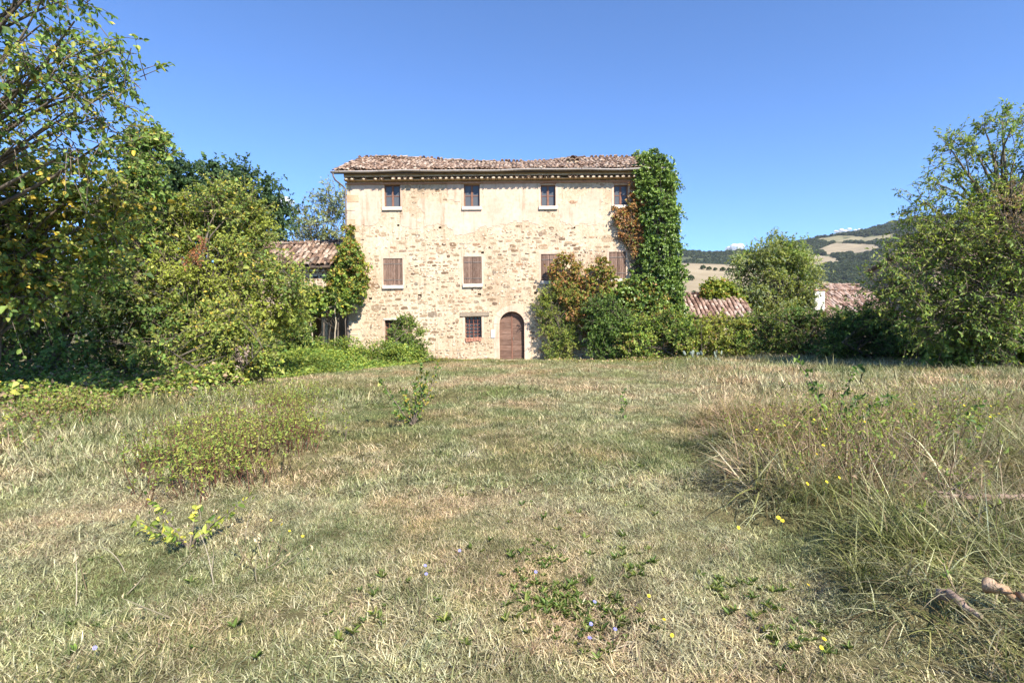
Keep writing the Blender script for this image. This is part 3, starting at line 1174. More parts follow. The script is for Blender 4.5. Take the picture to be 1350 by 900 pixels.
def clumps_in(poly, Y, rc, n, dy=0.5, seed=0, shrink=0.33, rvar=0.35):
    """n clump centres spread through a body whose outline, at distance Y, is poly; depth spread dy.
    returns centres (n,3) and radii (n,)"""
    r = np.random.RandomState(seed)
    poly = [tuple(map(float, q)) for q in poly]
    xs = [q[0] for q in poly]
    ys = [q[1] for q in poly]
    cand = np.stack([r.uniform(min(xs), max(xs), 12000), r.uniform(min(ys), max(ys), 12000)], -1)
    cand = cand[in_poly(cand, poly)]
    ed = edge_dist(cand, poly)
    rpx = rc * FPX / Y
    c2 = cand[ed > shrink * rpx]
    if len(c2) > 5:
        e2 = ed[ed > shrink * rpx]
        cand = c2
        ed = e2
    cand = cand[:4000]
    ed = ed[:4000]
    pick = [0]
    d = np.linalg.norm(cand - cand[0], axis=1)
    for _ in range(min(n, len(cand)) - 1):
        i = int(np.argmax(d * r.uniform(0.55, 1.0, len(d))))
        pick.append(i)
        d = np.minimum(d, np.linalg.norm(cand - cand[i], axis=1))
    C, Rr = [], []
    mx = max(ed.max(), 1)
    for i in pick:
        thick = math.sqrt(min(ed[i] / mx, 1.0))           # thicker in the middle than at the outline
        yy = Y + r.uniform(-1, 1) * dy * thick
        C.append(at(cand[i][0], cand[i][1], yy))
        Rr.append(rc * (1 + r.uniform(-rvar, rvar)))
    return np.array(C), np.array(Rr)


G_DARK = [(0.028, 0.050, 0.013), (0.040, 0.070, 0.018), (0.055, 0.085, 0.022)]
OAK = [(0.022, 0.040, 0.016), (0.030, 0.052, 0.020), (0.040, 0.062, 0.024)]
G_MID = [(0.055, 0.090, 0.020), (0.075, 0.115, 0.026), (0.095, 0.13, 0.03)]
G_OLIVE = [(0.085, 0.100, 0.022), (0.115, 0.125, 0.030), (0.14, 0.145, 0.035)]
G_YEL = [(0.125, 0.145, 0.026), (0.155, 0.165, 0.03), (0.10, 0.13, 0.024)]
G_GREY = [(0.085, 0.105, 0.055), (0.11, 0.125, 0.07), (0.14, 0.15, 0.085)]
G_IVY = [(0.036, 0.062, 0.012), (0.052, 0.084, 0.016), (0.072, 0.108, 0.021), (0.098, 0.136, 0.028)]
YEL = [(0.24, 0.175, 0.025), (0.28, 0.20, 0.035), (0.22, 0.185, 0.04)]
RED = [(0.18, 0.080, 0.034), (0.21, 0.108, 0.044), (0.15, 0.072, 0.034), (0.23, 0.14, 0.060)]
BRN = [(0.11, 0.072, 0.045), (0.15, 0.105, 0.066)]


LEAFGAIN = 2.4


def palette(*mixes):
    """mixes: (weight, colours)"""
    cols, ws = [], []
    for wgt, cs in mixes:
        for c in cs:
            cols.append(c)
            ws.append(wgt / len(cs))
    ws = np.array(ws)
    return np.array(cols), ws / ws.sum()


def leaf_mesh(P, D, Nn, L, wr, col, big=False, fold=0.18):
    """P base, D axis, Nn normal, L length (n,), wr width ratio"""
    n = len(P)
    D = unit(D)
    S = unit(np.cross(D, Nn))
    Nn = np.cross(S, D)
    Lc = L[:, None]
    wv = (wr * L)[:, None]
    up = Nn * wv * fold * 2
    if big:
        v = [P, P + D * Lc * .28 + S * wv * .46 + up * .9, P + D * Lc * .66 + S * wv * .40 + up * .7, P + D * Lc - Nn * Lc * .10,
             P + D * Lc * .66 - S * wv * .40 + up * .7, P + D * Lc * .28 - S * wv * .46 + up * .9]
        V = np.stack(v, 1).reshape(-1, 3)
        o = (np.arange(n) * 6)[:, None]
        F = np.stack([o + np.array([0, 1, 2, 3]), o + np.array([0, 3, 4, 5])], 1).reshape(-1, 4)
        return V, F, np.repeat(col, 6, axis=0)
    v = [P, P + D * Lc * .42 + S * wv * .5 + up, P + D * Lc - Nn * Lc * .06, P + D * Lc * .42 - S * wv * .5 + up]
    V = np.stack(v, 1).reshape(-1, 3)
    o = (np.arange(n) * 4)[:, None]
    F = np.stack([o + np.array([0, 1, 2]), o + np.array([0, 2, 3])], 1).reshape(-1, 3)
    return V, F, np.repeat(col, 4, axis=0)


def scatter_leaves(C, Rr, n_leaf, L, pal, r, per=14, squash=1.0, up=0.25, out=0.0, centre=None, lvar=0.3, droop=0.25, face=None, patch=None):
    """twigs radiating in each clump, leaves along them. returns twig paths and leaf arrays"""
    cols, ws = pal
    nt_ = max(int(n_leaf / per), 4)
    wt = Rr ** 2
    ci = r.choice(len(C), nt_, p=wt / wt.sum())
    d = unit(r.normal(size=(nt_, 3)))
    d[:, 2] = d[:, 2] * squash + up
    if centre is not None and out:
        d += out * unit(C[ci] - centre)
    if face is not None:
        d += face
    d = unit(d)
    ln = Rr[ci] * r.uniform(.65, 1.25, nt_)
    s = C[ci] + r.normal(size=(nt_, 3)) * (Rr[ci] * .22)[:, None]
    e = s + d * ln[:, None]
    mid = (s + e) / 2 + r.normal(size=(nt_, 3)) * (ln * .08)[:, None]
    e[:, 2] -= droop * ln * r.uniform(0, 1, nt_)
    paths = np.stack([s, mid, e], 1)
    n = nt_ * per
    ti = np.repeat(np.arange(nt_), per)
    t = r.uniform(.12, 1.0, n) ** .8
    q = (1 - t)[:, None] ** 2 * s[ti] + (2 * t * (1 - t))[:, None] * mid[ti] + (t ** 2)[:, None] * e[ti]
    tan = unit(e[ti] - s[ti])
    D = unit(tan * .7 + r.normal(size=(n, 3)) * .75 + np.array([0, 0, -droop]))
    q = q + D * (L * .15)
    Nn = unit(r.normal(size=(n, 3)) * .55 + np.array([0.30, -0.48, .68]) + d[ti] * .45)
    LL = L * np.exp(r.normal(0, lvar, n))
    wc = ws[None] * np.exp(r.normal(0, .9, (len(C), len(cols))))
    wc = np.cumsum(wc / wc.sum(1, keepdims=True), 1)
    k = np.minimum((r.rand(n)[:, None] > wc[ci][ti]).sum(1), len(cols) - 1)
    col = cols[k]
    cj = r.normal(0, .13, len(C))
    br = np.exp(cj[ci][ti] + r.normal(0, .16, n))
    col = col * br[:, None] * LEAFGAIN
    if patch is not None:
        col = patch(q, col, r)
    return paths, q, D, Nn, LL, col


def plant(name, label, cat, C, Rr, base, n_leaf, L, pal, wr=.6, big=False, seed=0, trunk_r=0.12, trunk_top=None, twigs=True,
          twig_r=.006, group=None, mat=None, stems=1, limb_r=None, trunk_mat=None, crown_name='crown', spread=1.0, **kw):
    """trunk with limbs to every clump, twigs, and a crown of single leaves"""
    r = np.random.RandomState(seed)
    base = np.array(base, float)
    root = empty(name, tuple(base))
    tag(root, label, cat, group)
    cen = C.mean(0)
    kw.setdefault('centre', cen)
    paths, q, D, Nn, LL, col = scatter_leaves(C, Rr, n_leaf, L, pal, r, **kw)
    V, F, c = leaf_mesh(q, D, Nn, LL, wr, col, big)
    link(crown_name, np_mesh(crown_name, V, F, c), mat or M['leaf'], root)
    # trunk(s)
    top = np.array(trunk_top, float) if trunk_top is not None else np.array([cen[0], cen[1], base[2] + (C[:, 2].max() - base[2]) * .6])
    allt = []
    tl = []
    for s in range(stems):
        off = r.normal(size=3) * np.array([.35, .35, 0]) * (stems > 1)
        K = 9
        t = np.linspace(0, 1, K)
        tp = top + (r.normal(size=3) * np.array([.9, .7, .4]) * spread if stems > 1 else 0)
        P = base + off + (tp - base - off) * t[:, None]
        wob = np.cumsum(r.normal(size=(K, 3)) * .06 * np.linalg.norm(top - base) / K, 0)
        P = P + wob * np.array([1, 1, .2]) * np.minimum(t * 2, 1)[:, None]
        P[0, 2] -= .15
        rad = trunk_r * (1 - .72 * t) * (1 + .35 * np.exp(-t * 12))
        allt.append(tube_arrays([P], [rad], 9))
        tl.append((P, rad))
    # limbs
    lp, lr = [], []
    lr0 = limb_r or trunk_r * .42
    for i in range(len(C)):
        P, rad = tl[i % stems]
        hz = np.clip((C[i, 2] - base[2]) * .62 + base[2], P[1, 2], P[-1, 2])
        k = int(np.argmin(np.abs(P[:, 2] - hz)))
        s0 = P[k]
        e0 = C[i]
        t = np.linspace(0, 1, 6)[:, None]
        m1 = (s0 + e0) / 2 + np.array([0, 0, .12 * np.linalg.norm(e0 - s0)]) + r.normal(size=3) * .08 * np.linalg.norm(e0 - s0)
        lp.append((1 - t) ** 2 * s0 + 2 * t * (1 - t) * m1 + t ** 2 * e0 + r.normal(size=(6, 3)) * .02)
        rr0 = min(lr0, rad[k] * .8)
        lr.append(np.linspace(rr0, max(rr0 * .22, twig_r), 6))
    allt.append(tube_arrays(np.array(lp), np.array(lr), 5))
    V, F = cat_arrays(allt)
    link('trunk', np_mesh('trunk', V, F, smooth=True), trunk_mat or M['bark'], root)
    if twigs:
        V, F = tube_arrays(paths, np.tile([twig_r * 1.5, twig_r, twig_r * .4], (len(paths), 1)), 3)
        link('twigs', np_mesh('twigs', V, F), M['twig'], root)
    return root


def ground_at(px, Y):
    x = at(px, 450, Y)[0]
    return (x, Y, float(gz(x, Y)))


# ------------------------------------------------------------------ annex beside the house
def build_annex():
    X0, X1 = -14.2, -9.55
    Y0 = 27.5
    ze = 4.88
    run, rise = 2.35, 1.42
    root = empty('stone_outbuilding', ((X0 + X1) / 2, Y0, 0))
    tag(root, 'small stone outbuilding with sagging tiled roof beside the tall farmhouse', 'outbuilding')
    mb = MB().box(X0, -11.9, Y0, Y0 + .4, -.2, ze - .02).box(-11.9, -9.85, Y0, Y0 + .4, 2.75, ze - .02).box(-9.85, X1, Y0, Y0 + .4, -.2, ze - .02)  # wide opening added to make it dark behind the pergola posts
    mb.box(X0, X0 + .4, Y0 + .4, Y0 + 3.8, -.2, ze - .02).box(X1 - .4, X1, Y0 + .4, Y0 + 3.8, -.2, ze - .02).box(X0, X1, Y0 + 3.8, Y0 + 4.2, -.2, ze - .02)
    wl = mb.build('wall', M['mortar'], root)
    # rubble stones proud of the mortar
    parts, cols = [], []
    z = 3.2
    while z < ze - .35:
        h = random.uniform(.1, .17)
        x = X0 + .1
        while x < X1 - .3:
            L = random.uniform(.13, .36)
            v, f = SB[random.randrange(8)]
            parts.append((v * np.array([L * .9, .016, h * .9]) + np.array([x + L / 2, Y0 + .002, z + h / 2]), f))
            cols.append(np.full(len(v), random.random()))
            x += L + .02
        z += h + .012
    V, F = cat_arrays(parts)
    c = np.concatenate(cols)
    o = link('rubble_stones', np_mesh('rubble_stones', V, F, np.stack([c] * 3, -1)), M['stone_j'], root)
    tag(o, kind='stuff')
    # wall slit: flat plate on the wall, its inner shade painted as dark colour
    q = at(416, 365.5, Y0)
    MB().box(q[0] - .11, q[0] + .11, Y0 - .03, Y0 - .021, q[2] - .05, q[2] + .05).build('loophole_shade', M['dark'], root)
    # dentils under the eave
    for i in range(16):
        x = X0 + .15 + i * .29
        if x < X1 - .1:
            MB().box(x, x + .14, Y0 - .26, Y0 - .003, ze - .26, ze - .14, .006).build('dentil', M['sandstone'], root)
    O = (X0 - .4, Y0 - .5, ze)
    wd = X1 - X0 + .75
    sag = lambda u: -.07 * np.sin(np.clip(u / wd, 0, 1) * PI)
    rf = roof_deck(root, O, (1, 0, 0), (0, 1, 0), wd, run, rise, sag)
    tiled_slope(rf, O, (1, 0, 0), (0, 1, 0), wd, run, rise, M['tile'], M['tile_j'], 300, pitch=.235, step=.34, sag=sag, rough=1.0, size=1.1)
    tiled_slope(rf, (X1 + .35, Y0 - .5 + 2 * run, ze), (-1, 0, 0), (0, -1, 0), wd, run, rise, M['tile'], M['tile_j'], 0, sag=sag, pans=False)
    ridge_tiles(rf, O, (1, 0, 0), (0, 1, 0), wd, run, rise, M['tile_j'], sag, .8)


build_annex()


# ------------------------------------------------------------------ farm roofs on the right
def low_house(name, label, cat, O, ang, width, run, rise, zwall0, wallmat, chimney=None, missing=0.0, single=300):
    """O eave corner (left when facing the slope)"""
    ex = np.array([math.cos(ang), math.sin(ang), 0])
    up = np.array([-math.sin(ang), math.cos(ang), 0])
    O = np.array(O, float)
    root = empty(name, (O[0], O[1], 0))
    tag(root, label, cat)
    ins = .35
    A = O + ex * ins + up * ins
    B = O + ex * (width - ins) + up * ins
    Cc = O + ex * (width - ins) + up * (2 * run - ins)
    Dd = O + ex * ins + up * (2 * run - ins)
    zt = O[2] - .08 + rise * ins / run
    V = [(p[0], p[1], z) for z in (zwall0, zt) for p in (A, B, Cc, Dd)]
    ma = (A + Dd) / 2
    mb_ = (B + Cc) / 2
    zr = O[2] + rise - .18
    V += [(ma[0], ma[1], zr), (mb_[0], mb_[1], zr)]
    F = [(0, 1, 5, 4), (1, 2, 6, 9, 5), (2, 3, 7, 6), (3, 0, 4, 8, 7), (4, 5, 9, 8), (6, 7, 8, 9), (3, 2, 1, 0)]
    pyd('wall', V, F, wallmat, root)
    rf = roof_deck(root, O, ex, up, width, run, rise)
    tiled_slope(rf, O, ex, up, width, run, rise, M['tile_red'], M['tile_red_j'], single, pitch=.24, step=.36, rough=.8, size=1.12, missing=missing)
    O2 = O + ex * width + up * 2 * run
    tiled_slope(rf, O2, -ex, -up, width, run, rise, M['tile_red'], M['tile_red_j'], 0, pitch=.24, pans=False, size=1.12)
    ridge_tiles(rf, O, ex, up, width, run, rise, M['tile_red_j'], None, .6)
    return root


q = at(880, 413, 30)
low_house('tiled_shed', 'low shed with faded terracotta tile roof beside the ivy', 'shed', (q[0], 30.0, 2.0), R_(-6), 4.7, 2.7, 1.45, -.3, M['mortar'])
q = at(1058, 416, 35)
h2 = low_house('tiled_cottage', 'low cottage with broken terracotta roof and cream chimney', 'cottage', (q[0], 35.0, 1.95), R_(6), 7.5, 3.6, 2.05, -.4, M['stone_wall'], missing=.06)
cq = at(1078, 400, 36.0)
chm = MB().box(cq[0] - .33, cq[0] + .33, 35.75, 36.45, cq[2] - .5, cq[2] + .85, .01)
chm = chm.build('chimney', M['white_wall'], h2)
MB().box(cq[0] - .42, cq[0] + .40, 35.68, 36.52, cq[2] + .853, cq[2] + .92, .008).build('chimney_cap', M['redbrick'], chm).location = (0, 0, 0)
MB().box(cq[0] + .0, cq[0] + .10, 35.73, 35.745, cq[2] + .45, cq[2] + .55).build('vent_shade', M['dark'], chm).location = (0, 0, 0)  # flat plate, dark colour painted for the shade in the opening
MB().box(cq[0] - .1, cq[0] + .1, 36.0, 36.2, cq[2] + .923, cq[2] + 1.08, .01).build('cowl', M['white_wall'], chm).location = (0, 0, 0)
# raised roof piece of the cottage further back
q = at(1108, 380, 39)
low_house('tiled_barn', 'small higher tiled roof standing behind the broken cottage roof', 'barn', (q[0], 39.3, 3.9), R_(14), 3.4, 1.6, .72, -.4, M['mortar'], single=150)
q = at(1232, 345, 42)
low_house('tiled_house', 'taller house with tiled eaves showing through the big tree', 'house', (q[0], 42.0, 6.4), R_(8), 9.0, 3.4, 1.3, -.4, M['stone_wall'])


# ------------------------------------------------------------------ far hills, fields and wood
HB_PX = np.array([-900, 0, 300, 380, 700, 880, 930, 1000, 1060, 1130, 1200, 1260, 1350, 1500, 1800, 2400])
HB_PY = np.array([360, 360, 352, 350, 345, 332, 334, 331, 318, 306, 289, 284, 276, 270, 285, 320])
HBY0, HBY1 = 500.0, 1500.0


def hillB(px, v):
    """point on the wooded hill: px = bearing, v 0..1 foot to ridge (1..1.5 behind)"""
    px = np.asarray(px, float)
    v = np.asarray(v, float)
    Y = HBY0 + (HBY1 - HBY0) * v
    X = (px - CW / 2) / FPX * Y
    rp = np.interp(px, HB_PX, HB_PY)
    ridge = 1.6 + (433 - rp - .010 * (px - 675)) / FPX * HBY1
    vv = np.clip(v, 0, 1)
    prof = 0.35 * vv + 0.65 * vv ** 1.7
    back = np.clip((v - 1) / .6, 0, 1)
    z = -2 + (ridge + 2) * (prof - .45 * back)
    z = z + (fnoise(X + 5000, Y, .006, 31) - .5) * 26 * np.sin(np.clip(vv, 0, 1) * PI) + (fnoise(X + 5000, Y, .02, 41) - .5) * 6 * np.clip(vv * 3, 0, 1)
    return np.stack([X, Y, z], -1)


def sheet(name, fn, us, vs, mat, lift=0.0):
    U, Vv = np.meshgrid(us, vs)
    P = fn(U, Vv)
    P[..., 2] += lift
    nv, nu = U.shape
    idx = np.arange(nu * nv).reshape(nv, nu)
    F = np.stack([idx[:-1, :-1], idx[:-1, 1:], idx[1:, 1:], idx[1:, :-1]], -1).reshape(-1, 4)
    return link(name, np_mesh(name, P.reshape(-1, 3), F, smooth=True), mat)


M['hill'] = surf('hill_scrub', [(0.3, (0.045, 0.060, 0.025)), (0.55, (0.075, 0.085, 0.035)), (0.75, (0.15, 0.135, 0.07))], .012, 6, 1.0, 0)
M['field'] = surf('tan_field', [(0.25, (0.24, 0.185, 0.11)), (0.5, (0.33, 0.265, 0.165)), (0.75, (0.40, 0.33, 0.22))], .02, 7, 1.0, 0, stretch=(1, 3, 1))
M['field2'] = surf('olive_field', [(0.25, (0.16, 0.155, 0.075)), (0.5, (0.25, 0.22, 0.12)), (0.75, (0.33, 0.275, 0.165))], .015, 7, 1.0, 0, stretch=(1, 2.5, 1))
o = sheet('wooded_hill', hillB, np.linspace(-900, 2400, 200), np.linspace(0, 1.6, 60), M['hill'])
tag(o, 'long dark green wooded hill rising to the right on the horizon', 'hill', kind='structure')
# near pale hill with stubble fields
HA_PX = np.array([600, 800, 880, 905, 960, 1010, 1060, 1120, 1200, 1500])
HA_PY = np.array([380, 358, 349, 347, 349, 356, 366, 378, 395, 415])


def hillA(px, v):
    px = np.asarray(px, float)
    v = np.asarray(v, float)
    Y = 150 + 230 * v
    X = (px - CW / 2) / FPX * Y
    rp = np.interp(px, HA_PX, HA_PY)
    ridge = 1.6 + (433 - rp - .010 * (px - 675)) / FPX * 380
    vv = np.clip(v, 0, 1)
    z = -1.5 + (ridge + 1.5) * (vv ** 1.15 - .5 * np.clip((v - 1) / .5, 0, 1)) + (fnoise(X + 900, Y, .02, 55) - .5) * 5 * np.sin(vv * PI)
    return np.stack([X, Y, z], -1)


o = sheet('stubble_hill', hillA, np.linspace(560, 1500, 120), np.linspace(0, 1.5, 40), M['field'])
tag(o, 'pale tan stubble hill behind the shed roof', 'hill', kind='structure')


def uv_of(px, py):
    """foot-to-ridge parameter of the wooded hill seen at a pixel"""
    vs = np.linspace(0, 1, 200)
    P = hillB(np.full(200, float(px)), vs)
    d = (P - CAM) @ CRN
    yy = CH / 2 - d[:, 1] / -d[:, 2] * FPX
    k = np.where(yy <= py)[0]
    return vs[k[0]] if len(k) else 1.0


FIELDS = []


def hill_field(name, label, poly, mat):
    poly = [tuple(map(float, q)) for q in poly]
    mxs = [q[0] for q in poly]
    pts = []
    n = 46
    us = np.linspace(min(mxs), max(mxs), n)
    top, bot = [], []
    for u in us:
        ys = []
        for i in range(len(poly)):
            (x0, y0), (x1, y1) = poly[i], poly[(i + 1) % len(poly)]
            if min(x0, x1) <= u <= max(x0, x1) and x0 != x1:
                ys.append(y0 + (y1 - y0) * (u - x0) / (x1 - x0))
        if not ys:
            ys = [poly[0][1]]
        top.append(uv_of(u, min(ys)))
        bot.append(uv_of(u, max(ys)))
    top, bot = np.array(top), np.array(bot)
    FIELDS.append((us, bot, top))
    K = 10
    P = np.stack([hillB(us, bot + (top - bot) * k / (K - 1)) for k in range(K)], 0)
    P[..., 2] += 1.2
    idx = np.arange(K * n).reshape(K, n)
    F = np.stack([idx[:-1, :-1], idx[:-1, 1:], idx[1:, 1:], idx[1:, :-1]], -1).reshape(-1, 4)
    o = link(name, np_mesh(name, P.reshape(-1, 3), F, smooth=True), mat)
    tag(o, label, 'field', kind='structure')


hill_field('hill_field', 'pale ploughed field high on the wooded hill', [(1078, 330), (1100, 321), (1150, 323), (1165, 329), (1130, 334), (1090, 336)], M['field'])
hill_field('hill_field', 'lower tan field on the wooded hill above the cottage', [(1040, 345), (1060, 336), (1100, 340), (1105, 345), (1075, 354), (1040, 358)], M['field'])
hill_field('hill_field', 'olive pasture strip beneath the wooded ridge', [(1075, 316), (1110, 311), (1140, 314), (1180, 309), (1180, 314), (1140, 319), (1095, 320)], M['field2'])


def crown_blob(seed, nl=150, rad=1.0):
    r = np.random.RandomState(seed)
    d = unit(r.normal(size=(nl, 3)))
    d[:, 2] = np.abs(d[:, 2]) * 1.05 - .15
    P = d * (rad * r.uniform(.55, 1.0, nl))[:, None] * np.array([1, 1, .95])
    Nn = unit(d + r.normal(size=(nl, 3)) * .5)
    D = unit(np.cross(Nn, r.normal(size=(nl, 3))))
    L = np.full(nl, .52) * r.uniform(.7, 1.3, nl)
    c = np.array([(.060, .080, .032)]) * np.exp(r.normal(0, .25, (nl, 1)))
    return leaf_mesh(P - D * (L * .5)[:, None], D, Nn, L, .9, c)


def gn_scatter(name, pts, rot, scl, idx, sources, label, cat):
    """ONE object of kind stuff: instances of the source meshes on points"""
    me = bpy.data.meshes.new(name)
    n = len(pts)
    me.vertices.add(n)
    me.vertices.foreach_set('co', np.ascontiguousarray(pts, dtype=np.float32).ravel())
    for nm, dat in (('rot', rot), ('scl', scl)):
        a = me.attributes.new(nm, 'FLOAT_VECTOR', 'POINT')
        a.data.foreach_set('vector', np.ascontiguousarray(dat, dtype=np.float32).ravel())
    a = me.attributes.new('idx', 'INT', 'POINT')
    a.data.foreach_set('value', np.ascontiguousarray(idx, dtype=np.int32))
    o = bpy.data.objects.new(name, me)
    COL.objects.link(o)
    sc_col = bpy.data.collections.new(name + '_sources')
    for i, s in enumerate(sources):
        so = bpy.data.objects.new('%s_source_%02d' % (name, i), s)
        sc_col.objects.link(so)
    g = bpy.data.node_groups.new(name, 'GeometryNodeTree')
    g.interface.new_socket('Geometry', in_out='INPUT', socket_type='NodeSocketGeometry')
    g.interface.new_socket('Geometry', in_out='OUTPUT', socket_type='NodeSocketGeometry')
    gi = g.nodes.new('NodeGroupInput')
    go = g.nodes.new('NodeGroupOutput')
    ci = g.nodes.new('GeometryNodeCollectionInfo')
    ci.inputs['Collection'].default_value = sc_col
    ci.inputs['Separate Children'].default_value = True
    ci.inputs['Reset Children'].default_value = True
    ip = g.nodes.new('GeometryNodeInstanceOnPoints')
    ip.inputs['Pick Instance'].default_value = True

    def attr(nm, t):
        k = g.nodes.new('GeometryNodeInputNamedAttribute')
        k.data_type = t
        k.inputs['Name'].default_value = nm
        return [s for s in k.outputs if s.enabled and s.name == 'Attribute'][0]
    e2r = g.nodes.new('FunctionNodeEulerToRotation')
    g.links.new(attr('rot', 'FLOAT_VECTOR'), e2r.inputs[0])
    g.links.new(gi.outputs[0], ip.inputs['Points'])
    g.links.new(ci.outputs[0], ip.inputs['Instance'])
    g.links.new(attr('idx', 'INT'), ip.inputs['Instance Index'])
    g.links.new(e2r.outputs[0], ip.inputs['Rotation'])
    g.links.new(attr('scl', 'FLOAT_VECTOR'), ip.inputs['Scale'])
    g.links.new(ip.outputs[0], go.inputs[0])
    md = o.modifiers.new('scatter', 'NODES')
    md.node_group = g
    tag(o, label, cat, kind='stuff')
    return o


def build_wood():
    r = np.random.RandomState(5)
    blobs = []
    for s in range(4):
        V, F, c = crown_blob(s)
        me = np_mesh('crown', V, F, c)
        me.materials.append(M['leaf'])
        blobs.append(me)
    n = 15000
    px = r.uniform(840, 1420, n)
    v = r.uniform(.05, 1.02, n) ** .8
    P = hillB(px, v)
    keep = np.ones(n, bool)
    for (us, b0, t0) in FIELDS:
        bb = np.interp(px, us, b0, left=9, right=9)
        tt = np.interp(px, us, t0, left=9, right=9)
        keep &= ~((v > bb - .012) & (v < tt + .004) & (px > us[0]) & (px < us[-1]))
    keep &= fnoise(P[:, 0] + 3000, P[:, 1], .012, 77) > .33
    P = P[keep]
    n = len(P)
    s = r.uniform(4.0, 7.5, n)
    P[:, 2] += s * .2
    gn_scatter('far_wood', P, np.stack([0 * s, 0 * s, r.uniform(0, 6.3, n)], -1), np.stack([s, s, s * r.uniform(.8, 1.2, n)], -1), r.randint(0, 4, n), blobs,
               'dense far wood covering the hill on the horizon', 'wood')


build_wood()
for i, (px, v, s, lab) in enumerate(((927, .86, 3.0, 'first dark shrub of the row on the stubble hill, next to the ivy'), (935, .85, 2.6, 'second dark shrub of the row on the stubble hill'),
                                (943, .85, 2.2, 'small third shrub of the row on the stubble hill'), (953, .85, 2.9, 'fourth dark shrub of the row on the stubble hill'),
                                (961, .85, 2.6, 'last dark shrub of the row on the stubble hill, by the round tree'),
                                (911, .66, 3.4, 'dark bush lower on the stubble hill beside the ivy'), (915, .40, 3.2, 'dark bush on the stubble hill just above the shed ridge'), (923, .40, 2.6, 'small dark bush above the shed ridge next to a larger one'))):
    P = hillA(px, v)
    root = empty('field_shrub', tuple(P))
    tag(root, lab, 'shrub', 'shrubs on the stubble hill')
    V, F, c = crown_blob(40 + i, 130)
    link('crown', np_mesh('crown', V * s * .62 + P + np.array([0, 0, s * .35]), F, c), M['leaf'], root)
    V, F = tube_arrays([[P + np.array([0, 0, -.3]), P + np.array([.1, 0, s * .3]), P + np.array([0, .1, s * .6])]], [[.15, .12, .05]], 6)
    link('trunk', np_mesh('trunk', V, F), M['bark'], root)


# ------------------------------------------------------------------ trees and shrubs, left side
def cl(*specs):
    """specs: (poly, Y, rc, n, dy, seed)"""
    Cs, Rs = [], []
    for s in specs:
        c, r = clumps_in(*s)
        Cs.append(c)
        Rs.append(r)
    return np.concatenate(Cs), np.concatenate(Rs)


# near tree whose boughs hang into the picture from the left: sparse airy top, leafy underneath
C, Rr = cl(([(-260, -160), (60, -160), (130, 10), (165, 55), (188, 95), (190, 130), (150, 150), (205, 175), (165, 205), (90, 215), (0, 220), (-260, 230)], 8.6, .58, 96, 1.3, 1))
plant('overhanging_tree', 'airy yellowing tree reaching into the sky from the top left edge', 'tree', C, Rr, (-10.8, 8.8, 0), 12500, .080, palette((.46, G_MID), (.30, G_OLIVE), (.07, YEL), (.17, G_DARK)),
      wr=.62, big=True, seed=11, trunk_r=.20, trunk_top=(-9.8, 8.8, 7.6), twig_r=.006, per=9, droop=.3, limb_r=.05, lvar=.25)
C, Rr = cl(([(-120, 215), (40, 205), (110, 215), (165, 245), (175, 300), (160, 350), (110, 390), (60, 400), (-120, 400)], 11.0, .62, 52, 1.0, 2))
plant('yellowing_tree', 'broad-leaved tree with scattered bright yellow leaves below the airy boughs', 'tree', C, Rr, (-11.6, 11.6, 0), 15500, .10, palette((.38, G_MID), (.36, G_OLIVE), (.12, YEL), (.14, G_YEL)),
      wr=.68, big=True, seed=12, trunk_r=.16, per=10, droop=.35, limb_r=.045)
C, Rr = cl(([(140, 300), (150, 230), (170, 190), (190, 168), (212, 172), (226, 190), (205, 215), (200, 260), (190, 320), (150, 340)], 16.4, .55, 26, .6, 3))
plant('pointed_tree', 'slim dark green tree with upright top behind the yellowing tree', 'tree', C, Rr, ground_at(165, 16.9), 9000, .11, palette((.45, G_MID), (.3, G_DARK), (.2, G_OLIVE), (.05, YEL)),
      wr=.6, seed=13, trunk_r=.13, per=11, up=.5)
# dark shady thicket under them
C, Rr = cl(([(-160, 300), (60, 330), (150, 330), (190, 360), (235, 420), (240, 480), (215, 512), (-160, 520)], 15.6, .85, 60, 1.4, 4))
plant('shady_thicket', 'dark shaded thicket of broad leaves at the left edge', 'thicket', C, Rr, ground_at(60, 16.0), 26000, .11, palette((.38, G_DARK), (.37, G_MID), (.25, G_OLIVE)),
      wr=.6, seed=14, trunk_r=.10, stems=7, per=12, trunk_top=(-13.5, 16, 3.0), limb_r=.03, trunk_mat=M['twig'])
# big olive hazel dome
HAZ = [(112, 400), (125, 335), (165, 300), (200, 285), (240, 258), (300, 256), (338, 270), (352, 300), (356, 335), (380, 366), (400, 385), (404, 410), (372, 432), (335, 450), (300, 490), (235, 470), (170, 440)]
C, Rr = cl((HAZ, 17.6, .75, 84, 1.6, 5))


def haz_patch(q, col, r):
    # sprays of fresher yellow-green on the left lobe
    f = np.clip(fnoise(q[:, 0] + 60, q[:, 2], .9, 91) * 2.2 - .75, 0, 1)[:, None]
    return col * (1 - f) + f * np.array([.15, .165, .028]) * LEAFGAIN * np.exp(r.normal(0, .15, (len(q), 1)))


plant('hazel_tree', 'wide olive-green hazel dome between the thicket and the outbuilding', 'tree', C, Rr, ground_at(262, 18.0), 66000, .085, palette((.45, G_OLIVE), (.33, G_MID), (.16, G_DARK), (.06, YEL)),
      wr=.62, seed=15, trunk_r=.14, stems=5, per=14, patch=haz_patch, limb_r=.045, out=.5)
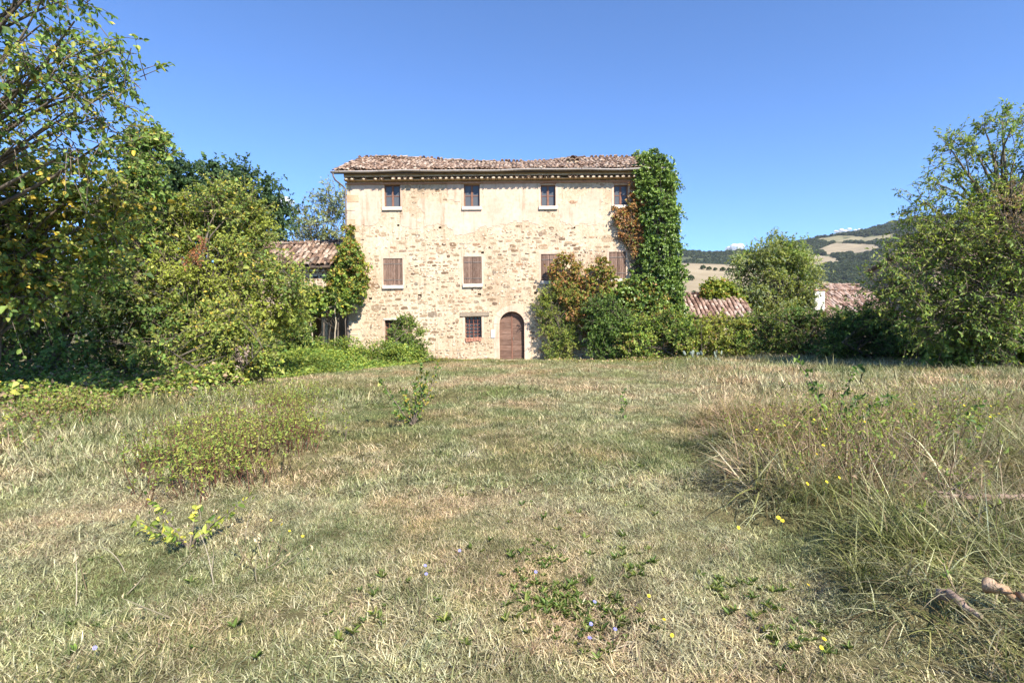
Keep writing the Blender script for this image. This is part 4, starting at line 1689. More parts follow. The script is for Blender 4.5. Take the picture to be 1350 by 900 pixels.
# dead rust-coloured spray caught in the hazel
C, Rr = cl(([(243, 350), (250, 328), (268, 316), (270, 330), (258, 356), (246, 362)], 15.7, .16, 14, .15, 6))
plant('dead_branch', 'rust-brown dead spray caught in the olive hazel', 'branch', C, Rr, tuple(at(262, 372, 15.9)), 300, .075, palette((1, [(.17, .065, .025), (.14, .06, .03)])), wr=.5, seed=16, trunk_r=.02, limb_r=.01, per=8, crown_name='leaves')
# sunny low shrub at the foot
C, Rr = cl(([(245, 450), (262, 408), (295, 398), (325, 408), (348, 440), (362, 480), (352, 506), (300, 508), (250, 500)], 15.0, .42, 34, .6, 7))
plant('sunny_shrub', 'low yellow-green shrub at the foot of the hazel dome', 'shrub', C, Rr, ground_at(305, 15.1), 14000, .075, palette((.42, G_YEL), (.36, G_OLIVE), (.16, G_MID), (.06, YEL)), wr=.6, seed=17, trunk_r=.035, stems=4, per=12, limb_r=.015)
C, Rr = cl(([(305, 470), (310, 462), (326, 462), (326, 478), (316, 484)], 14.3, .12, 6, .1, 8))
plant('dried_flower_head', 'small pinkish cream dried flower clump on the sunny shrub', 'flower', C, Rr, tuple(at(316, 500, 14.4)), 150, .045, palette((1, [(.20, .15, .13), (.24, .19, .16)])), wr=.6, seed=18, trunk_r=.012, limb_r=.006, per=9, crown_name='petals')
# two dark oaks behind, grey poplar near the outbuilding
C, Rr = cl(([(172, 330), (178, 250), (195, 222), (225, 210), (255, 222), (268, 260), (262, 330)], 31.0, 1.0, 24, 1.2, 9))
plant('oak_tree', 'dark oak crown rising behind the pointed tree', 'tree', C, Rr, ground_at(215, 31), 13000, .17, palette((1, OAK)), wr=.75, seed=19, trunk_r=.28, per=14, twigs=False)
C, Rr = cl(([(240, 320), (246, 238), (275, 212), (300, 214), (330, 225), (345, 245), (372, 262), (380, 300), (372, 332), (300, 340)], 33.0, 1.05, 34, 1.4, 10))
plant('oak_tree', 'larger dark oak crown behind the hazel dome, next to the sky gap', 'tree', C, Rr, ground_at(305, 33), 19000, .17, palette((1, OAK)), wr=.75, seed=20, trunk_r=.32, per=14, twigs=False)
C, Rr = cl(([(376, 330), (382, 278), (405, 262), (432, 252), (458, 260), (470, 330)], 46.0, .95, 30, 1.2, 11))
plant('poplar_tree', 'pale grey-green poplar behind the outbuilding roof', 'tree', C, Rr, ground_at(428, 46), 6500, .17, palette((.8, G_GREY), (.2, G_OLIVE)), wr=.6, seed=21, trunk_r=.2, per=12, up=.7, twig_r=.015)
# vine over the pergola and up the corner of the house
def vine_patch(q, col, r):
    f = (r.rand(len(q)) < np.clip((q[:, 2] - 3.2) * .18, 0, .25))[:, None]
    return np.where(f, np.array([.34, .20, .06]) * np.exp(r.normal(0, .2, (len(q), 1))), col)


C, Rr = cl(([(448, 345), (452, 315), (462, 318), (472, 340), (482, 372), (476, 388), (455, 392), (440, 400), (436, 372)], 26.2, .34, 26, .35, 12),
           ([(455, 325), (453, 285), (462, 280), (466, 300), (470, 312), (464, 328)], 26.75, .13, 10, .08, 13),
           ([(384, 412), (390, 388), (420, 378), (452, 376), (475, 384), (465, 404), (430, 408), (400, 418)], 26.0, .34, 26, .4, 14))
plant('grape_vine', 'leafy vine spilling over the pergola and up the house corner', 'vine', C, Rr, ground_at(440, 26.2), 13500, .12, palette((.45, G_YEL), (.35, G_MID), (.15, G_IVY), (.05, YEL)), wr=.85, seed=22, trunk_r=.05, stems=3, per=11, patch=vine_patch, limb_r=.010, spread=.25, trunk_top=tuple(at(445, 392, 26.2)))
C, Rr = cl(([(340, 470), (350, 430), (370, 415), (395, 410), (405, 440), (398, 475), (360, 488)], 24.5, .4, 22, .6, 15))
plant('bramble', 'tangled green bramble filling the gap left of the pergola posts', 'shrub', C, Rr, ground_at(372, 24.6), 6500, .11, palette((.4, G_MID), (.3, G_DARK), (.3, G_OLIVE)), wr=.75, seed=23, trunk_r=.03, stems=3, per=11, limb_r=.015)

# pergola: crooked posts and rails
root = empty('pergola', tuple(ground_at(430, 26.0)))
tag(root, 'crooked wooden pergola under the vine beside the house corner', 'pergola')
for i, (p0, p1, Yp, rd) in enumerate((((399, 470), (404, 402), 26.1, .05), ((411, 470), (411, 400), 26.2, .045), ((427, 468), (426, 402), 26.0, .05), ((432, 466), (437, 400), 26.4, .03), ((441, 470), (443, 396), 25.9, .04), ((454, 468), (457, 394), 26.1, .035), ((415, 458), (424, 436), 25.8, .025))):
    a = at(p0[0], p0[1], Yp)
    a[2] = -.1 if i != 6 else a[2]
    b_ = at(p1[0], p1[1], Yp)
    t = np.linspace(0, 1, 7)[:, None]
    P = a + (b_ - a) * t + rs.normal(size=(7, 3)) * .03
    V, F = tube_arrays([P], [np.linspace(rd, rd * .7, 7)], 7)
    link('post', np_mesh('post', V, F, smooth=True), M['pale_stem'] if i in (0, 1, 4) else M['bark'], root)
for zz, Yp in ((2.75, 25.9), (2.7, 26.5)):
    a = at(388, 400, Yp)
    b_ = at(466, 400, Yp)
    P = [(a[0] + (b_[0] - a[0]) * t, Yp + .05 * math.sin(t * 7), zz + .05 * math.sin(t * 9)) for t in np.linspace(0, 1, 8)]
    V, F = tube_arrays([P], [[.045] * 8], 6)
    link('rail', np_mesh('rail', V, F, smooth=True), M['bark'], root)

# bush at the low window
C, Rr = cl(([(508, 478), (508, 452), (520, 432), (530, 416), (542, 420), (552, 432), (566, 448), (575, 478)], 26.0, .34, 30, .35, 16))
plant('window_bush', 'pointed bright green bush in front of the low left window', 'bush', C, Rr, ground_at(540, 26.0), 11000, .075, palette((.55, G_IVY), (.25, G_MID), (.20, G_YEL)), wr=.5, seed=24, trunk_r=.04, stems=3, per=13, up=.6, limb_r=.015)


# ------------------------------------------------------------------ right side of the house: ivy and creepers
def ivy_patch(q, col, r):
    f = np.clip((fnoise(q[:, 0] + 30, q[:, 2] + 5, .8, 95) - .45) * 2.5, 0, .6)[:, None]
    return col * (1 - f) + f * np.array([.115, .155, .033]) * LEAFGAIN


IVY = [(838, 216), (840, 203), (858, 197), (872, 204), (884, 215), (888, 245), (891, 290), (897, 330), (902, 370), (898, 400), (884, 425), (862, 420), (850, 390), (846, 340), (850, 300), (846, 262), (836, 240)]
C, Rr = cl((IVY, 26.6, .30, 150, .45, 17), ([(838, 240), (850, 250), (852, 400), (830, 410), (822, 372), (838, 340), (834, 300)], 26.85, .14, 46, .08, 117), ([(796, 392), (815, 372), (850, 362), (890, 380), (905, 410), (890, 440), (840, 425), (805, 430)], 26.2, .26, 46, .3, 118), ([(872, 225), (886, 225), (890, 300), (898, 400), (884, 420), (874, 350)], 28.5, .5, 40, 1.5, 18))
plant('climbing_ivy', 'tall glossy green ivy column covering the right corner up to the roof', 'ivy', C, Rr, ground_at(880, 26.6), 58000, .088, palette((.95, G_IVY), (.05, G_DARK)), wr=.9, seed=25, trunk_r=.035, stems=3, per=14, twigs=False, mat=M['leaf_gloss'], face=np.array([0, -.35, 0]), droop=.5, patch=ivy_patch, limb_r=.010, crown_name='leaves', spread=.12, trunk_top=tuple(at(866, 240, 26.85)))
C, Rr = cl(([(832, 240), (848, 250), (850, 300), (848, 345), (836, 338), (826, 318), (812, 305), (814, 282), (826, 272)], 26.8, .20, 44, .10, 19),
           ([(808, 272), (822, 274), (832, 300), (820, 300)], 26.85, .12, 8, .05, 20))
plant('red_creeper', 'thin rusty orange creeper edging the ivy below the last top window', 'creeper', C, Rr, ground_at(838, 26.8), 8500, .075, palette((.62, RED), (.22, BRN), (.16, G_OLIVE)), wr=.8, seed=26, trunk_r=.03, per=11, face=np.array([0, -.15, 0]), limb_r=.012, crown_name='leaves', trunk_top=tuple(at(840, 260, 26.85)))
CRP = [(728, 356), (738, 332), (752, 336), (764, 350), (778, 358), (790, 335), (800, 338), (812, 362), (832, 372), (862, 372), (888, 392), (900, 415), (880, 435), (840, 420), (815, 432), (790, 440), (770, 440), (750, 420), (735, 385)]


def crp_patch(q, col, r):
    f = fnoise(q[:, 0] + 10, q[:, 2] + 3, .9, 99)
    red = np.array(RED)[r.randint(0, 4, len(q))]
    yel = np.array([(.26, .24, .05), (.33, .27, .06), (.20, .21, .045)])[r.randint(0, 3, len(q))]
    left = np.clip((5.2 - q[:, 0]) / 2.6, 0, 1)
    u = r.rand(len(q))
    out = np.where((u < .16 + .42 * left * np.clip(f * 1.6, 0, 1))[:, None], red * LEAFGAIN * np.exp(r.normal(0, .2, (len(q), 1))), col)
    return np.where((u > .62)[:, None], yel, out)


C, Rr = cl((CRP, 26.4, .30, 95, .35, 21))
plant('autumn_creeper', 'orange and yellow-green autumn creeper spreading across the wall under the ivy', 'creeper', C, Rr, ground_at(800, 26.5), 25000, .085, palette((.55, G_YEL), (.45, G_IVY)), wr=.85, seed=27, trunk_r=.05, stems=3, per=13, twigs=True, twig_r=.005, patch=crp_patch, face=np.array([0, -.2, 0]), limb_r=.02, crown_name='leaves', spread=.3, trunk_top=tuple(at(790, 380, 26.5)))
C, Rr = cl(([(706, 405), (716, 385), (728, 372), (755, 375), (768, 395), (772, 425), (768, 455), (750, 476), (728, 478), (712, 462), (722, 440), (710, 425)], 26.4, .34, 46, .3, 22))
plant('feathery_bush', 'feathery olive-green bush standing just beside the arched door', 'bush', C, Rr, ground_at(745, 26.5), 19000, .075, palette((.45, G_YEL), (.35, G_OLIVE), (.2, G_MID)), wr=.38, seed=28, trunk_r=.04, stems=5, per=14, up=.5, limb_r=.016)
C, Rr = cl(([(776, 400), (792, 388), (820, 400), (834, 420), (832, 475), (790, 478), (772, 470), (778, 440)], 25.6, .40, 34, .4, 23))
plant('dark_bush', 'dark green rounded bush below the orange creeper', 'bush', C, Rr, ground_at(803, 25.6), 15000, .08, palette((.3, G_DARK), (.7, G_IVY)), wr=.6, seed=29, trunk_r=.04, stems=3, per=13, limb_r=.016)
C, Rr = cl(([(822, 440), (850, 420), (885, 418), (920, 416), (960, 416), (985, 425), (990, 470), (940, 474), (860, 478), (826, 478)], 25.2, .45, 60, .7, 24))


def hedge_patch(q, col, r):
    f = np.clip(fnoise(q[:, 0] + 15, q[:, 2] * 1.5 + 3, .7, 103) * 2.6 - 1.1, 0, 1)[:, None]
    u = (r.rand(len(q)) < .07)[:, None]
    c2 = col * (1 - .6 * f) + .6 * f * np.array([.17, .16, .03]) * LEAFGAIN
    return np.where(u, np.array([.36, .22, .07]), c2)


plant('leafy_hedge', 'loose green and yellow hedge running from the creeper past the shed roof', 'hedge', C, Rr, ground_at(905, 25.3), 32000, .085, palette((.55, G_IVY), (.30, G_YEL), (.15, G_MID)), wr=.75, seed=30, trunk_r=.05, stems=7, per=13, patch=hedge_patch, limb_r=.018)
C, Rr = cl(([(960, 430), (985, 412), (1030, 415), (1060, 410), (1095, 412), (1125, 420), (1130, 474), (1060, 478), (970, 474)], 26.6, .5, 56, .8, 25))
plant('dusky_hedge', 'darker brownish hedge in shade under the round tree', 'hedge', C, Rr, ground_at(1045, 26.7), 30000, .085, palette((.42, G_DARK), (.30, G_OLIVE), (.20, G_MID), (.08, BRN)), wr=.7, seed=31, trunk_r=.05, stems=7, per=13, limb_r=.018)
C, Rr = cl(([(966, 395), (964, 360), (975, 335), (1000, 322), (1018, 312), (1040, 322), (1062, 338), (1078, 368), (1074, 398), (1050, 418), (1000, 420)], 36.5, .82, 60, 1.5, 26))
plant('round_tree', 'round olive-green tree standing between the shed and the cottage roofs', 'tree', C, Rr, ground_at(1020, 36.5), 46000, .125, palette((.45, G_OLIVE), (.40, G_GREY), (.15, G_MID)), wr=.5, seed=32, trunk_r=.15, stems=2, per=14, twigs=False, out=.5)
C, Rr = cl(([(926, 388), (930, 374), (950, 370), (968, 382), (985, 402), (975, 412), (955, 404)], 32.0, .32, 26, .35, 27))
plant('yellow_vine', 'bright yellow-green vine lying across the shed roof', 'vine', C, Rr, (at(962, 400, 33)[0], 33.0, 0), 9000, .12, palette((.8, G_YEL), (.15, G_IVY), (.05, RED)), wr=.85, seed=33, trunk_r=.04, per=12, limb_r=.015, twigs=False)
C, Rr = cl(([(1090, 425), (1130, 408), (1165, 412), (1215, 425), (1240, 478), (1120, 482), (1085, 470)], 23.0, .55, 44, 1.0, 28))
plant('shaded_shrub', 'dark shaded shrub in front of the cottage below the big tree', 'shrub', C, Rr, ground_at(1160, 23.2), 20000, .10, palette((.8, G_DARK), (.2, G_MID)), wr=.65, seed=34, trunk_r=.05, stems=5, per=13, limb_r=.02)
C, Rr = cl(([(1098, 436), (1104, 420), (1122, 416), (1130, 428), (1116, 440)], 24.6, .24, 10, .2, 29))
plant('golden_shrub', 'small golden tuft of leaves at the end of the dusky hedge', 'shrub', C, Rr, ground_at(1114, 24.8), 1700, .10, palette((.6, [(.30, .24, .05), (.24, .21, .05)]), (.4, G_OLIVE)), wr=.75, seed=35, trunk_r=.03, per=11, limb_r=.012)

# big tree at the right edge
C, Rr = cl(([(1152, 388), (1150, 352), (1182, 322), (1235, 300), (1270, 268), (1310, 250), (1390, 235), (1560, 200), (1560, 450), (1350, 455), (1260, 456), (1205, 448), (1170, 425)], 18.0, .85, 110, 2.0, 30),
           ([(1180, 300), (1192, 268), (1222, 250), (1225, 215), (1250, 185), (1285, 172), (1310, 150), (1400, 140), (1560, 90), (1560, 230), (1320, 260), (1250, 290)], 18.2, .55, 52, 1.6, 31))


def bigtree_patch(q, col, r):
    low = np.clip((3.0 - q[:, 2]) / 1.4, 0, 1)[:, None]
    f = np.clip(fnoise(q[:, 0] + 25, q[:, 2] + 3, .8, 107) * 2.4 - 1.0, 0, 1)[:, None]
    return col * (1 - .5 * f) + .5 * f * np.array([.13, .15, .027]) * LEAFGAIN


plant('walnut_tree', 'big spreading green tree filling the right edge, thin at the top', 'tree', C, Rr, (17.0, 18.3, 0), 66000, .105, palette((.50, G_MID), (.26, G_OLIVE), (.14, G_DARK), (.10, G_YEL)), wr=.45, seed=36, trunk_r=.26, per=12, patch=bigtree_patch, limb_r=.07, out=.3, twig_r=.008, trunk_top=(17.2, 18.3, 6.5))
C, Rr = cl(([(1322, 300), (1318, 262), (1335, 235), (1362, 225), (1420, 240), (1420, 300), (1350, 312)], 15.9, .4, 18, .5, 32))
plant('dead_creeper', 'dry reddish brown dead foliage hanging at the right edge', 'creeper', C, Rr, (at(1390, 450, 16.2)[0], 16.2, 0), 1500, .08, palette((.7, BRN), (.3, [(.12, .085, .05)])), wr=.5, seed=37, trunk_r=.05, per=10, limb_r=.02, twig_r=.008, crown_name='leaves')
C, Rr = cl(([(1235, 455), (1262, 425), (1300, 412), (1350, 415), (1470, 420), (1470, 478), (1300, 480), (1240, 478)], 18.6, .5, 44, .8, 33))
plant('broadleaf_shrub', 'lush broad-leaved green shrub at the foot of the big right tree', 'shrub', C, Rr, ground_at(1330, 18.8), 12000, .15, palette((.65, G_IVY), (.35, G_MID)), wr=.8, seed=38, trunk_r=.04, stems=5, per=10, big=False, mat=M['leaf_gloss'], limb_r=.018)


# ------------------------------------------------------------------ low growth along the edges
def spread_leaves(name, label, cat, poly_g, h0, h1, n, L, pal, seed, wr=.7, hf=None, stem=True):
    """ground cover: leaves on short stems over a ground polygon (x,y); one mass"""
    r = np.random.RandomState(seed)
    poly_g = [tuple(map(float, q)) for q in poly_g]
    xs = [q[0] for q in poly_g]
    ys = [q[1] for q in poly_g]
    P = np.stack([r.uniform(min(xs), max(xs), n * 4), r.uniform(min(ys), max(ys), n * 4)], -1)
    P = P[in_poly(P, poly_g)][:n]
    n = len(P)
    bumpy = fnoise(P[:, 0] + 50, P[:, 1] + 20, .9, seed + 300)
    ed = np.clip(edge_dist(P, poly_g) / .8, .15, 1)
    H = (h0 + (h1 - h0) * np.clip(bumpy * 2 - .5, 0, 1)) * ed
    if hf is not None:
        H = H * hf(P[:, 0], P[:, 1])
    z = gz(P[:, 0], P[:, 1]) + H * r.uniform(.25, 1.0, n) ** .5
    q = np.stack([P[:, 0], P[:, 1], z], -1)
    D = unit(r.normal(size=(n, 3)) * np.array([1, 1, .45]) + np.array([0, -.2, .1]))
    Nn = unit(r.normal(size=(n, 3)) * .45 + np.array([.2, -.4, .8]))
    cols, ws = pal
    col = cols[r.choice(len(cols), n, p=ws)] * np.exp(r.normal(0, .2, (n, 1))) * LEAFGAIN
    pt = np.clip(fnoise(P[:, 0] + 80, P[:, 1] + 9, .7, seed + 500) * 2.4 - .7, .0, 1.0)[:, None]
    col = col * (.75 + .5 * pt)
    V, F, c = leaf_mesh(q, D, Nn, L * np.exp(r.normal(0, .3, n)), wr, col)
    o = link(name, np_mesh(name, V, F, c), M['leaf'])
    tag(o, label, cat, kind='stuff')
    return o


def gpoly(pts):
    out = []
    for p in pts:
        q = on_ground(*p)
        out.append((q[0], q[1]))
    return out


spread_leaves('ground_cover', 'bright green ground cover spilling from the pergola to the house bush', 'ground cover', [(-10.6, 26.6), (-8.6, 26.7), (-5.4, 26.6), (-3.8, 25.8), (-4.6, 24.0), (-6.0, 21.0), (-7.6, 18.2), (-9.4, 18.0), (-10.5, 20.5), (-12.0, 23.5)], .25, 1.0, 26000, .085, palette((.45, G_YEL), (.4, G_IVY), (.15, G_MID)), 51, hf=lambda x, y: np.clip((y - 15) / 8, .35, 1.3))
spread_leaves('edge_weeds', 'leafy green weeds along the foot of the thicket', 'weeds', [(-16, 15.5), (-12, 15.8), (-7.5, 15.4), (-6.4, 14.2), (-7.5, 12.2), (-9.0, 10.6), (-10.5, 10.2), (-16, 11.5)], .12, .75, 15000, .085, palette((.15, G_YEL), (.35, G_MID), (.28, G_OLIVE), (.02, YEL), (.20, BRN)), 52)
spread_leaves('hedge_weeds', 'dry brown and green weeds fringing the foot of the right hedges', 'weeds', [(1.8, 26.6), (4.0, 25.2), (9.5, 24.0), (14.0, 23.2), (20, 20.5), (23, 19), (22, 17.6), (14, 21.3), (8, 22.8), (3.0, 24.4), (1.6, 26.2)], .12, .42, 11000, .075, palette((.3, G_OLIVE), (.3, BRN), (.2, G_MID), (.2, [(.32, .26, .15), (.28, .17, .10)])), 53, wr=.35)
spread_leaves('door_weeds', 'brownish weeds along the house wall between bush and door', 'weeds', [(-4.0, 26.9), (-.7, 26.9), (-.8, 26.4), (-4.0, 26.2)], .15, .5, 1800, .07, palette((.4, G_OLIVE), (.4, BRN), (.2, G_MID)), 54, wr=.4)


# ------------------------------------------------------------------ grass
def blade_tuft(seed, nb, h, rad, wid, lean, curl, cols, seg=3, flat=0.0):
    r = np.random.RandomState(seed)
    V, F, C = [], [], []
    for _ in range(nb):
        a = r.uniform(0, 2 * PI)
        b0 = np.array([math.cos(a), math.sin(a), 0]) * rad * math.sqrt(r.rand())
        az = r.uniform(0, 2 * PI)
        d = np.array([math.cos(az), math.sin(az), 0])
        sd_ = np.array([-d[1], d[0], 0])
        L = h * r.uniform(.45, 1.15)
        th = abs(r.normal(lean, .35)) + flat
        w0 = wid * r.uniform(.6, 1.3)
        p = b0.copy()
        col = np.array(cols[r.randint(len(cols))]) * math.exp(r.normal(0, .18))
        base = len(V)
        for k in range(seg + 1):
            f = k / seg
            ww = w0 * (1 - f ** 1.6) * .5
            if k < seg:
                V += [p - sd_ * ww, p + sd_ * ww]
                C += [col, col]
            else:
                V.append(p.copy())
                C.append(col)
            st = d * math.sin(th) + np.array([0, 0, math.cos(th)])
            p = p + st * (L / seg)
            th += curl * r.uniform(.4, 1.4) / seg
        for k in range(seg - 1):
            F.append((base + 2 * k, base + 2 * k + 1, base + 2 * k + 3, base + 2 * k + 2))
        F.append((base + 2 * seg - 2, base + 2 * seg - 1, base + 2 * seg))
    me = bpy.data.meshes.new('tuft')
    me.from_pydata([tuple(v) for v in V], [], F)
    a = me.attributes.new('Col', 'FLOAT_COLOR', 'POINT')
    c = np.ones((len(V), 4), dtype=np.float32)
    c[:, :3] = np.array(C)
    a.data.foreach_set('color', c.ravel())
    me.materials.append(M['grass'])
    return me


m, nt, b = mat_new('grass')
p = pos(nt)
at_ = N(nt, 'ShaderNodeAttribute', attribute_name='Col')
n1 = noise(nt, .42, 4, .6, p, .4)
n2 = noise(nt, 2.3, 4, .65, p)
r1 = ramp(nt, n1.outputs[0], [(.30, (.76, .90, .58)), (.45, (.92, 1.0, .86)), (.58, (1.12, 1.0, .90)), (.70, (1.15, .90, .80))])
r2 = ramp(nt, n2.outputs[0], [(.32, (.55, .58, .52)), (.5, (1.0, 1.0, 1.0)), (.68, (1.25, 1.2, 1.12))])
c1 = mix(nt, 1.0, at_.outputs['Color'], r1.outputs[0], 'MULTIPLY')
c2 = mix(nt, 1.0, c1, r2.outputs[0], 'MULTIPLY')
nt.links.new(c2, b.inputs['Base Color'])
b.inputs['Roughness'].default_value = .55
b.inputs['Specular IOR Level'].default_value = .25
tr = N(nt, 'ShaderNodeBsdfTranslucent')
nt.links.new(c2, tr.inputs[0])
ms = N(nt, 'ShaderNodeMixShader')
ms.inputs[0].default_value = .3
nt.links.new(b.outputs[0], ms.inputs[1])
nt.links.new(tr.outputs[0], ms.inputs[2])
nt.links.new(ms.outputs[0], [q for q in nt.nodes if q.type == 'OUTPUT_MATERIAL'][0].inputs[0])
M['grass'] = m

GR = [(.22, .235, .105), (.27, .275, .135), (.19, .21, .095)]
ST = [(.63, .555, .37), (.72, .655, .47), (.50, .43, .27), (.46, .41, .25)]
PK = [(.46, .35, .26), (.40, .29, .21)]
OL = [(.36, .34, .18), (.43, .395, .225)]
DK = [(.11, .095, .045), (.13, .09, .055)]


def frustum_points(r, n, y0, y1, wide=1.0):
    """points on the meadow, in the wedge the meadow fills from the viewpoint outwards"""
    Y = np.sqrt(r.uniform(y0 ** 2, y1 ** 2, n))
    X = r.uniform(-1, 1, n) * (wide * Y + 2.0)
    return X, Y


def weedy(x, y):
    """1 where the meadow is left long and rank"""
    left = np.clip((-x - 2.2 - .10 * y) / 2.0, 0, 1) * np.clip((y - 5) / 2, 0, 1) * np.clip((17 - y) / 4, 0, 1)
    right = np.clip((x - 2.6 - .12 * y) / 2.0, 0, 1) * np.clip((y - 5) / 3, 0, 1)
    return np.maximum(left, right)


def build_grass():
    r = np.random.RandomState(61)
    short = []
    for s in range(5):
        short.append(blade_tuft(s, 36, .075, .10, .0052, 1.05, .9, GR * 2 + ST * 2 + OL + DK))           # mixed
    for s in range(3):
        short.append(blade_tuft(20 + s, 36, .07, .11, .0050, 1.25, .6, ST * 3 + PK * 2 + DK))           # straw thatch
    for s in range(2):
        short.append(blade_tuft(30 + s, 30, .075, .09, .0068, .95, 1.0, GR * 3 + OL + DK))               # green
    PX, IDX, SC = [], [], []
    for (n, y0, y1, sc0) in ((36000, 1.3, 5.0, .68), (31000, 5.0, 11.0, 1.05), (35000, 11.0, 27.6, 1.6)):
        X, Y = frustum_points(r, n, y0, y1)
        X += r.normal(0, .05, n)
        keep = (mound(X, Y) < .6) | (r.rand(n) < .4)
        X, Y = X[keep], Y[keep]
        n = len(X)
        f = fnoise(X + 200, Y + 100, .45, 121)
        f2 = fnoise(X + 300, Y + 50, 1.5, 131)
        u = r.rand(n) + (f - .5) * 2.4 + (f2 - .5) * 1.2
        idx = np.where(u > .80, r.randint(5, 8, n), np.where(u < .20, r.randint(8, 10, n), r.randint(0, 5, n)))
        s = sc0 * r.uniform(.6, 1.4, n) * (1 + .7 * weedy(X, Y)) * (.45 + 1.2 * f2) * np.where(r.rand(n) < .04, 1.45, 1.0)
        PX.append(np.stack([X, Y, gz(X, Y) - .006], -1))
        IDX.append(idx)
        SC.append(np.stack([s, s, s * (1 + .5 * weedy(X, Y))], -1))
    P = np.concatenate(PX)
    n = len(P)
    rot = np.stack([r.normal(0, .12, n), r.normal(0, .12, n), r.uniform(0, 6.3, n)], -1)
    gn_scatter('grass', P, rot, np.concatenate(SC), np.concatenate(IDX), short, 'short patchy olive and straw grass of the meadow', 'grass')
    # tall matted grass on the bank at the right and rank tufts elsewhere
    tall = []
    for s in range(5):
        tall.append(blade_tuft(60 + s, 46, .56, .17, .0090, .85, 1.6, [(.24, .225, .09), (.30, .27, .12), (.20, .20, .07)] * 2 + ST[2:] + [(.16, .17, .055), (.10, .10, .04), (.24, .16, .09)], seg=5))
    for s in range(2):
        tall.append(blade_tuft(70 + s, 44, .50, .18, .0080, 1.25, 1.2, ST * 2 + PK * 2 + OL + [(.14, .09, .05)], seg=5))
    for s in range(2):
        tall.append(blade_tuft(80 + s, 34, .66, .22, .0060, 1.25, .1, ST + PK * 2 + [(.16, .10, .06), (.30, .22, .13)], seg=3))   # broken litter
    n = 30000
    X, Y = frustum_points(r, n, 1.6, 14.0)
    mo = mound(X, Y)
    rank = weedy(X, Y) * np.clip((fnoise(X + 20, Y + 70, .8, 141) - .38) * 3, 0, 1)
    pr = np.maximum(mo * np.where(Y < 8, 1.0, .6), rank * .16)
    keep = r.rand(n) < pr
    X, Y, mo = X[keep], Y[keep], mo[keep]
    n = len(X)
    hs = np.clip(fnoise(X + 33, Y + 11, .9, 151) * 1.5, .35, 1.2)
    s = r.uniform(.5, 1.05, n) * np.where(mo > .3, .50 + .65 * hs, .55) * np.where((mo > .3) & (Y > 4.5), 1.15, .85)
    rot = np.stack([r.normal(0, .22, n), r.normal(0, .22, n), r.uniform(0, 6.3, n)], -1)
    uu = r.rand(n) + (fnoise(X + 5, Y + 3, 1.4, 161) - .5) * .9
    idx = np.where(uu < .44, r.randint(0, 5, n), np.where(uu < .75, r.randint(5, 7, n), r.randint(7, 9, n)))
    gn_scatter('tall_grass', np.stack([X, Y, gz(X, Y) - .02], -1), rot, np.stack([s, s, s], -1), idx, tall, 'tall matted olive grass on the bank at the right', 'grass')


build_grass()


# ------------------------------------------------------------------ weeds in the meadow
def weed_stems(name, label, poly_g, n, h, L, pal, stemcol, seed, lf=16, kind_cat='weeds', lean=.25, start=.35):
    """upright weed stems with small leaves, one mass"""
    r = np.random.RandomState(seed)
    poly_g = [tuple(map(float, q)) for q in poly_g]
    xs = [q[0] for q in poly_g]
    ys = [q[1] for q in poly_g]
    P = np.stack([r.uniform(min(xs), max(xs), n * 5), r.uniform(min(ys), max(ys), n * 5)], -1)
    P = P[in_poly(P, poly_g)]
    dens = fnoise(P[:, 0] + 44, P[:, 1] + 13, 1.3, seed + 700)
    edf = np.clip(edge_dist(P, poly_g) / (.18 * min(max(xs) - min(xs), max(ys) - min(ys)) + .05), .04, 1)
    P = P[r.rand(len(P)) < np.clip(dens * 4.0 - 1.5, .03, 1) * edf][:n]
    n = len(P)
    H = h * r.uniform(.35, 1.2, n) * (.6 + .7 * fnoise(P[:, 0] + 3, P[:, 1] + 8, 1.6, seed + 900))
    b0 = np.stack([P[:, 0], P[:, 1], gz(P[:, 0], P[:, 1])], -1)
    d = unit(np.stack([r.normal(0, lean, n), r.normal(0, lean, n), np.ones(n)], -1))
    e = b0 + d * H[:, None]
    mid = (b0 + e) / 2 + r.normal(size=(n, 3)) * (H * .05)[:, None]
    paths = np.stack([b0, mid, e], 1)
    V, F = tube_arrays(paths, np.tile([.0055, .004, .0015], (n, 1)), 3)
    c0 = np.array(stemcol)[r.randint(0, len(stemcol), n)]
    cst = np.repeat(c0, 9, axis=0)
    ti = np.repeat(np.arange(n), lf)
    t = r.uniform(start, 1.0, n * lf)[:, None]
    q = (1 - t) ** 2 * b0[ti] + 2 * t * (1 - t) * mid[ti] + t ** 2 * e[ti]
    D = unit(r.normal(size=(n * lf, 3)) + np.array([0, 0, .35]))
    Nn = unit(r.normal(size=(n * lf, 3)) * .5 + np.array([.25, -.45, .7]))
    cols, ws = pal
    col = cols[r.choice(len(cols), n * lf, p=ws)] * np.exp(r.normal(0, .2, (n * lf, 1))) * LEAFGAIN
    V2, F2, c2 = leaf_mesh(q, D, Nn, L * np.exp(r.normal(0, .3, n * lf)), .42, col)
    F2q = np.concatenate([F2, F2[:, 2:3]], 1)
    # join: tubes are quads, leaves tris -> split the quads
    Ft = np.concatenate([F[:, [0, 1, 2]], F[:, [0, 2, 3]]], 0)
    Vt, Fa = cat_arrays([(V, Ft), (V2, F2)])
    o = link(name, np_mesh(name, Vt, Fa, np.concatenate([cst, c2])), M['leaf'])
    tag(o, label, kind_cat, kind='stuff')


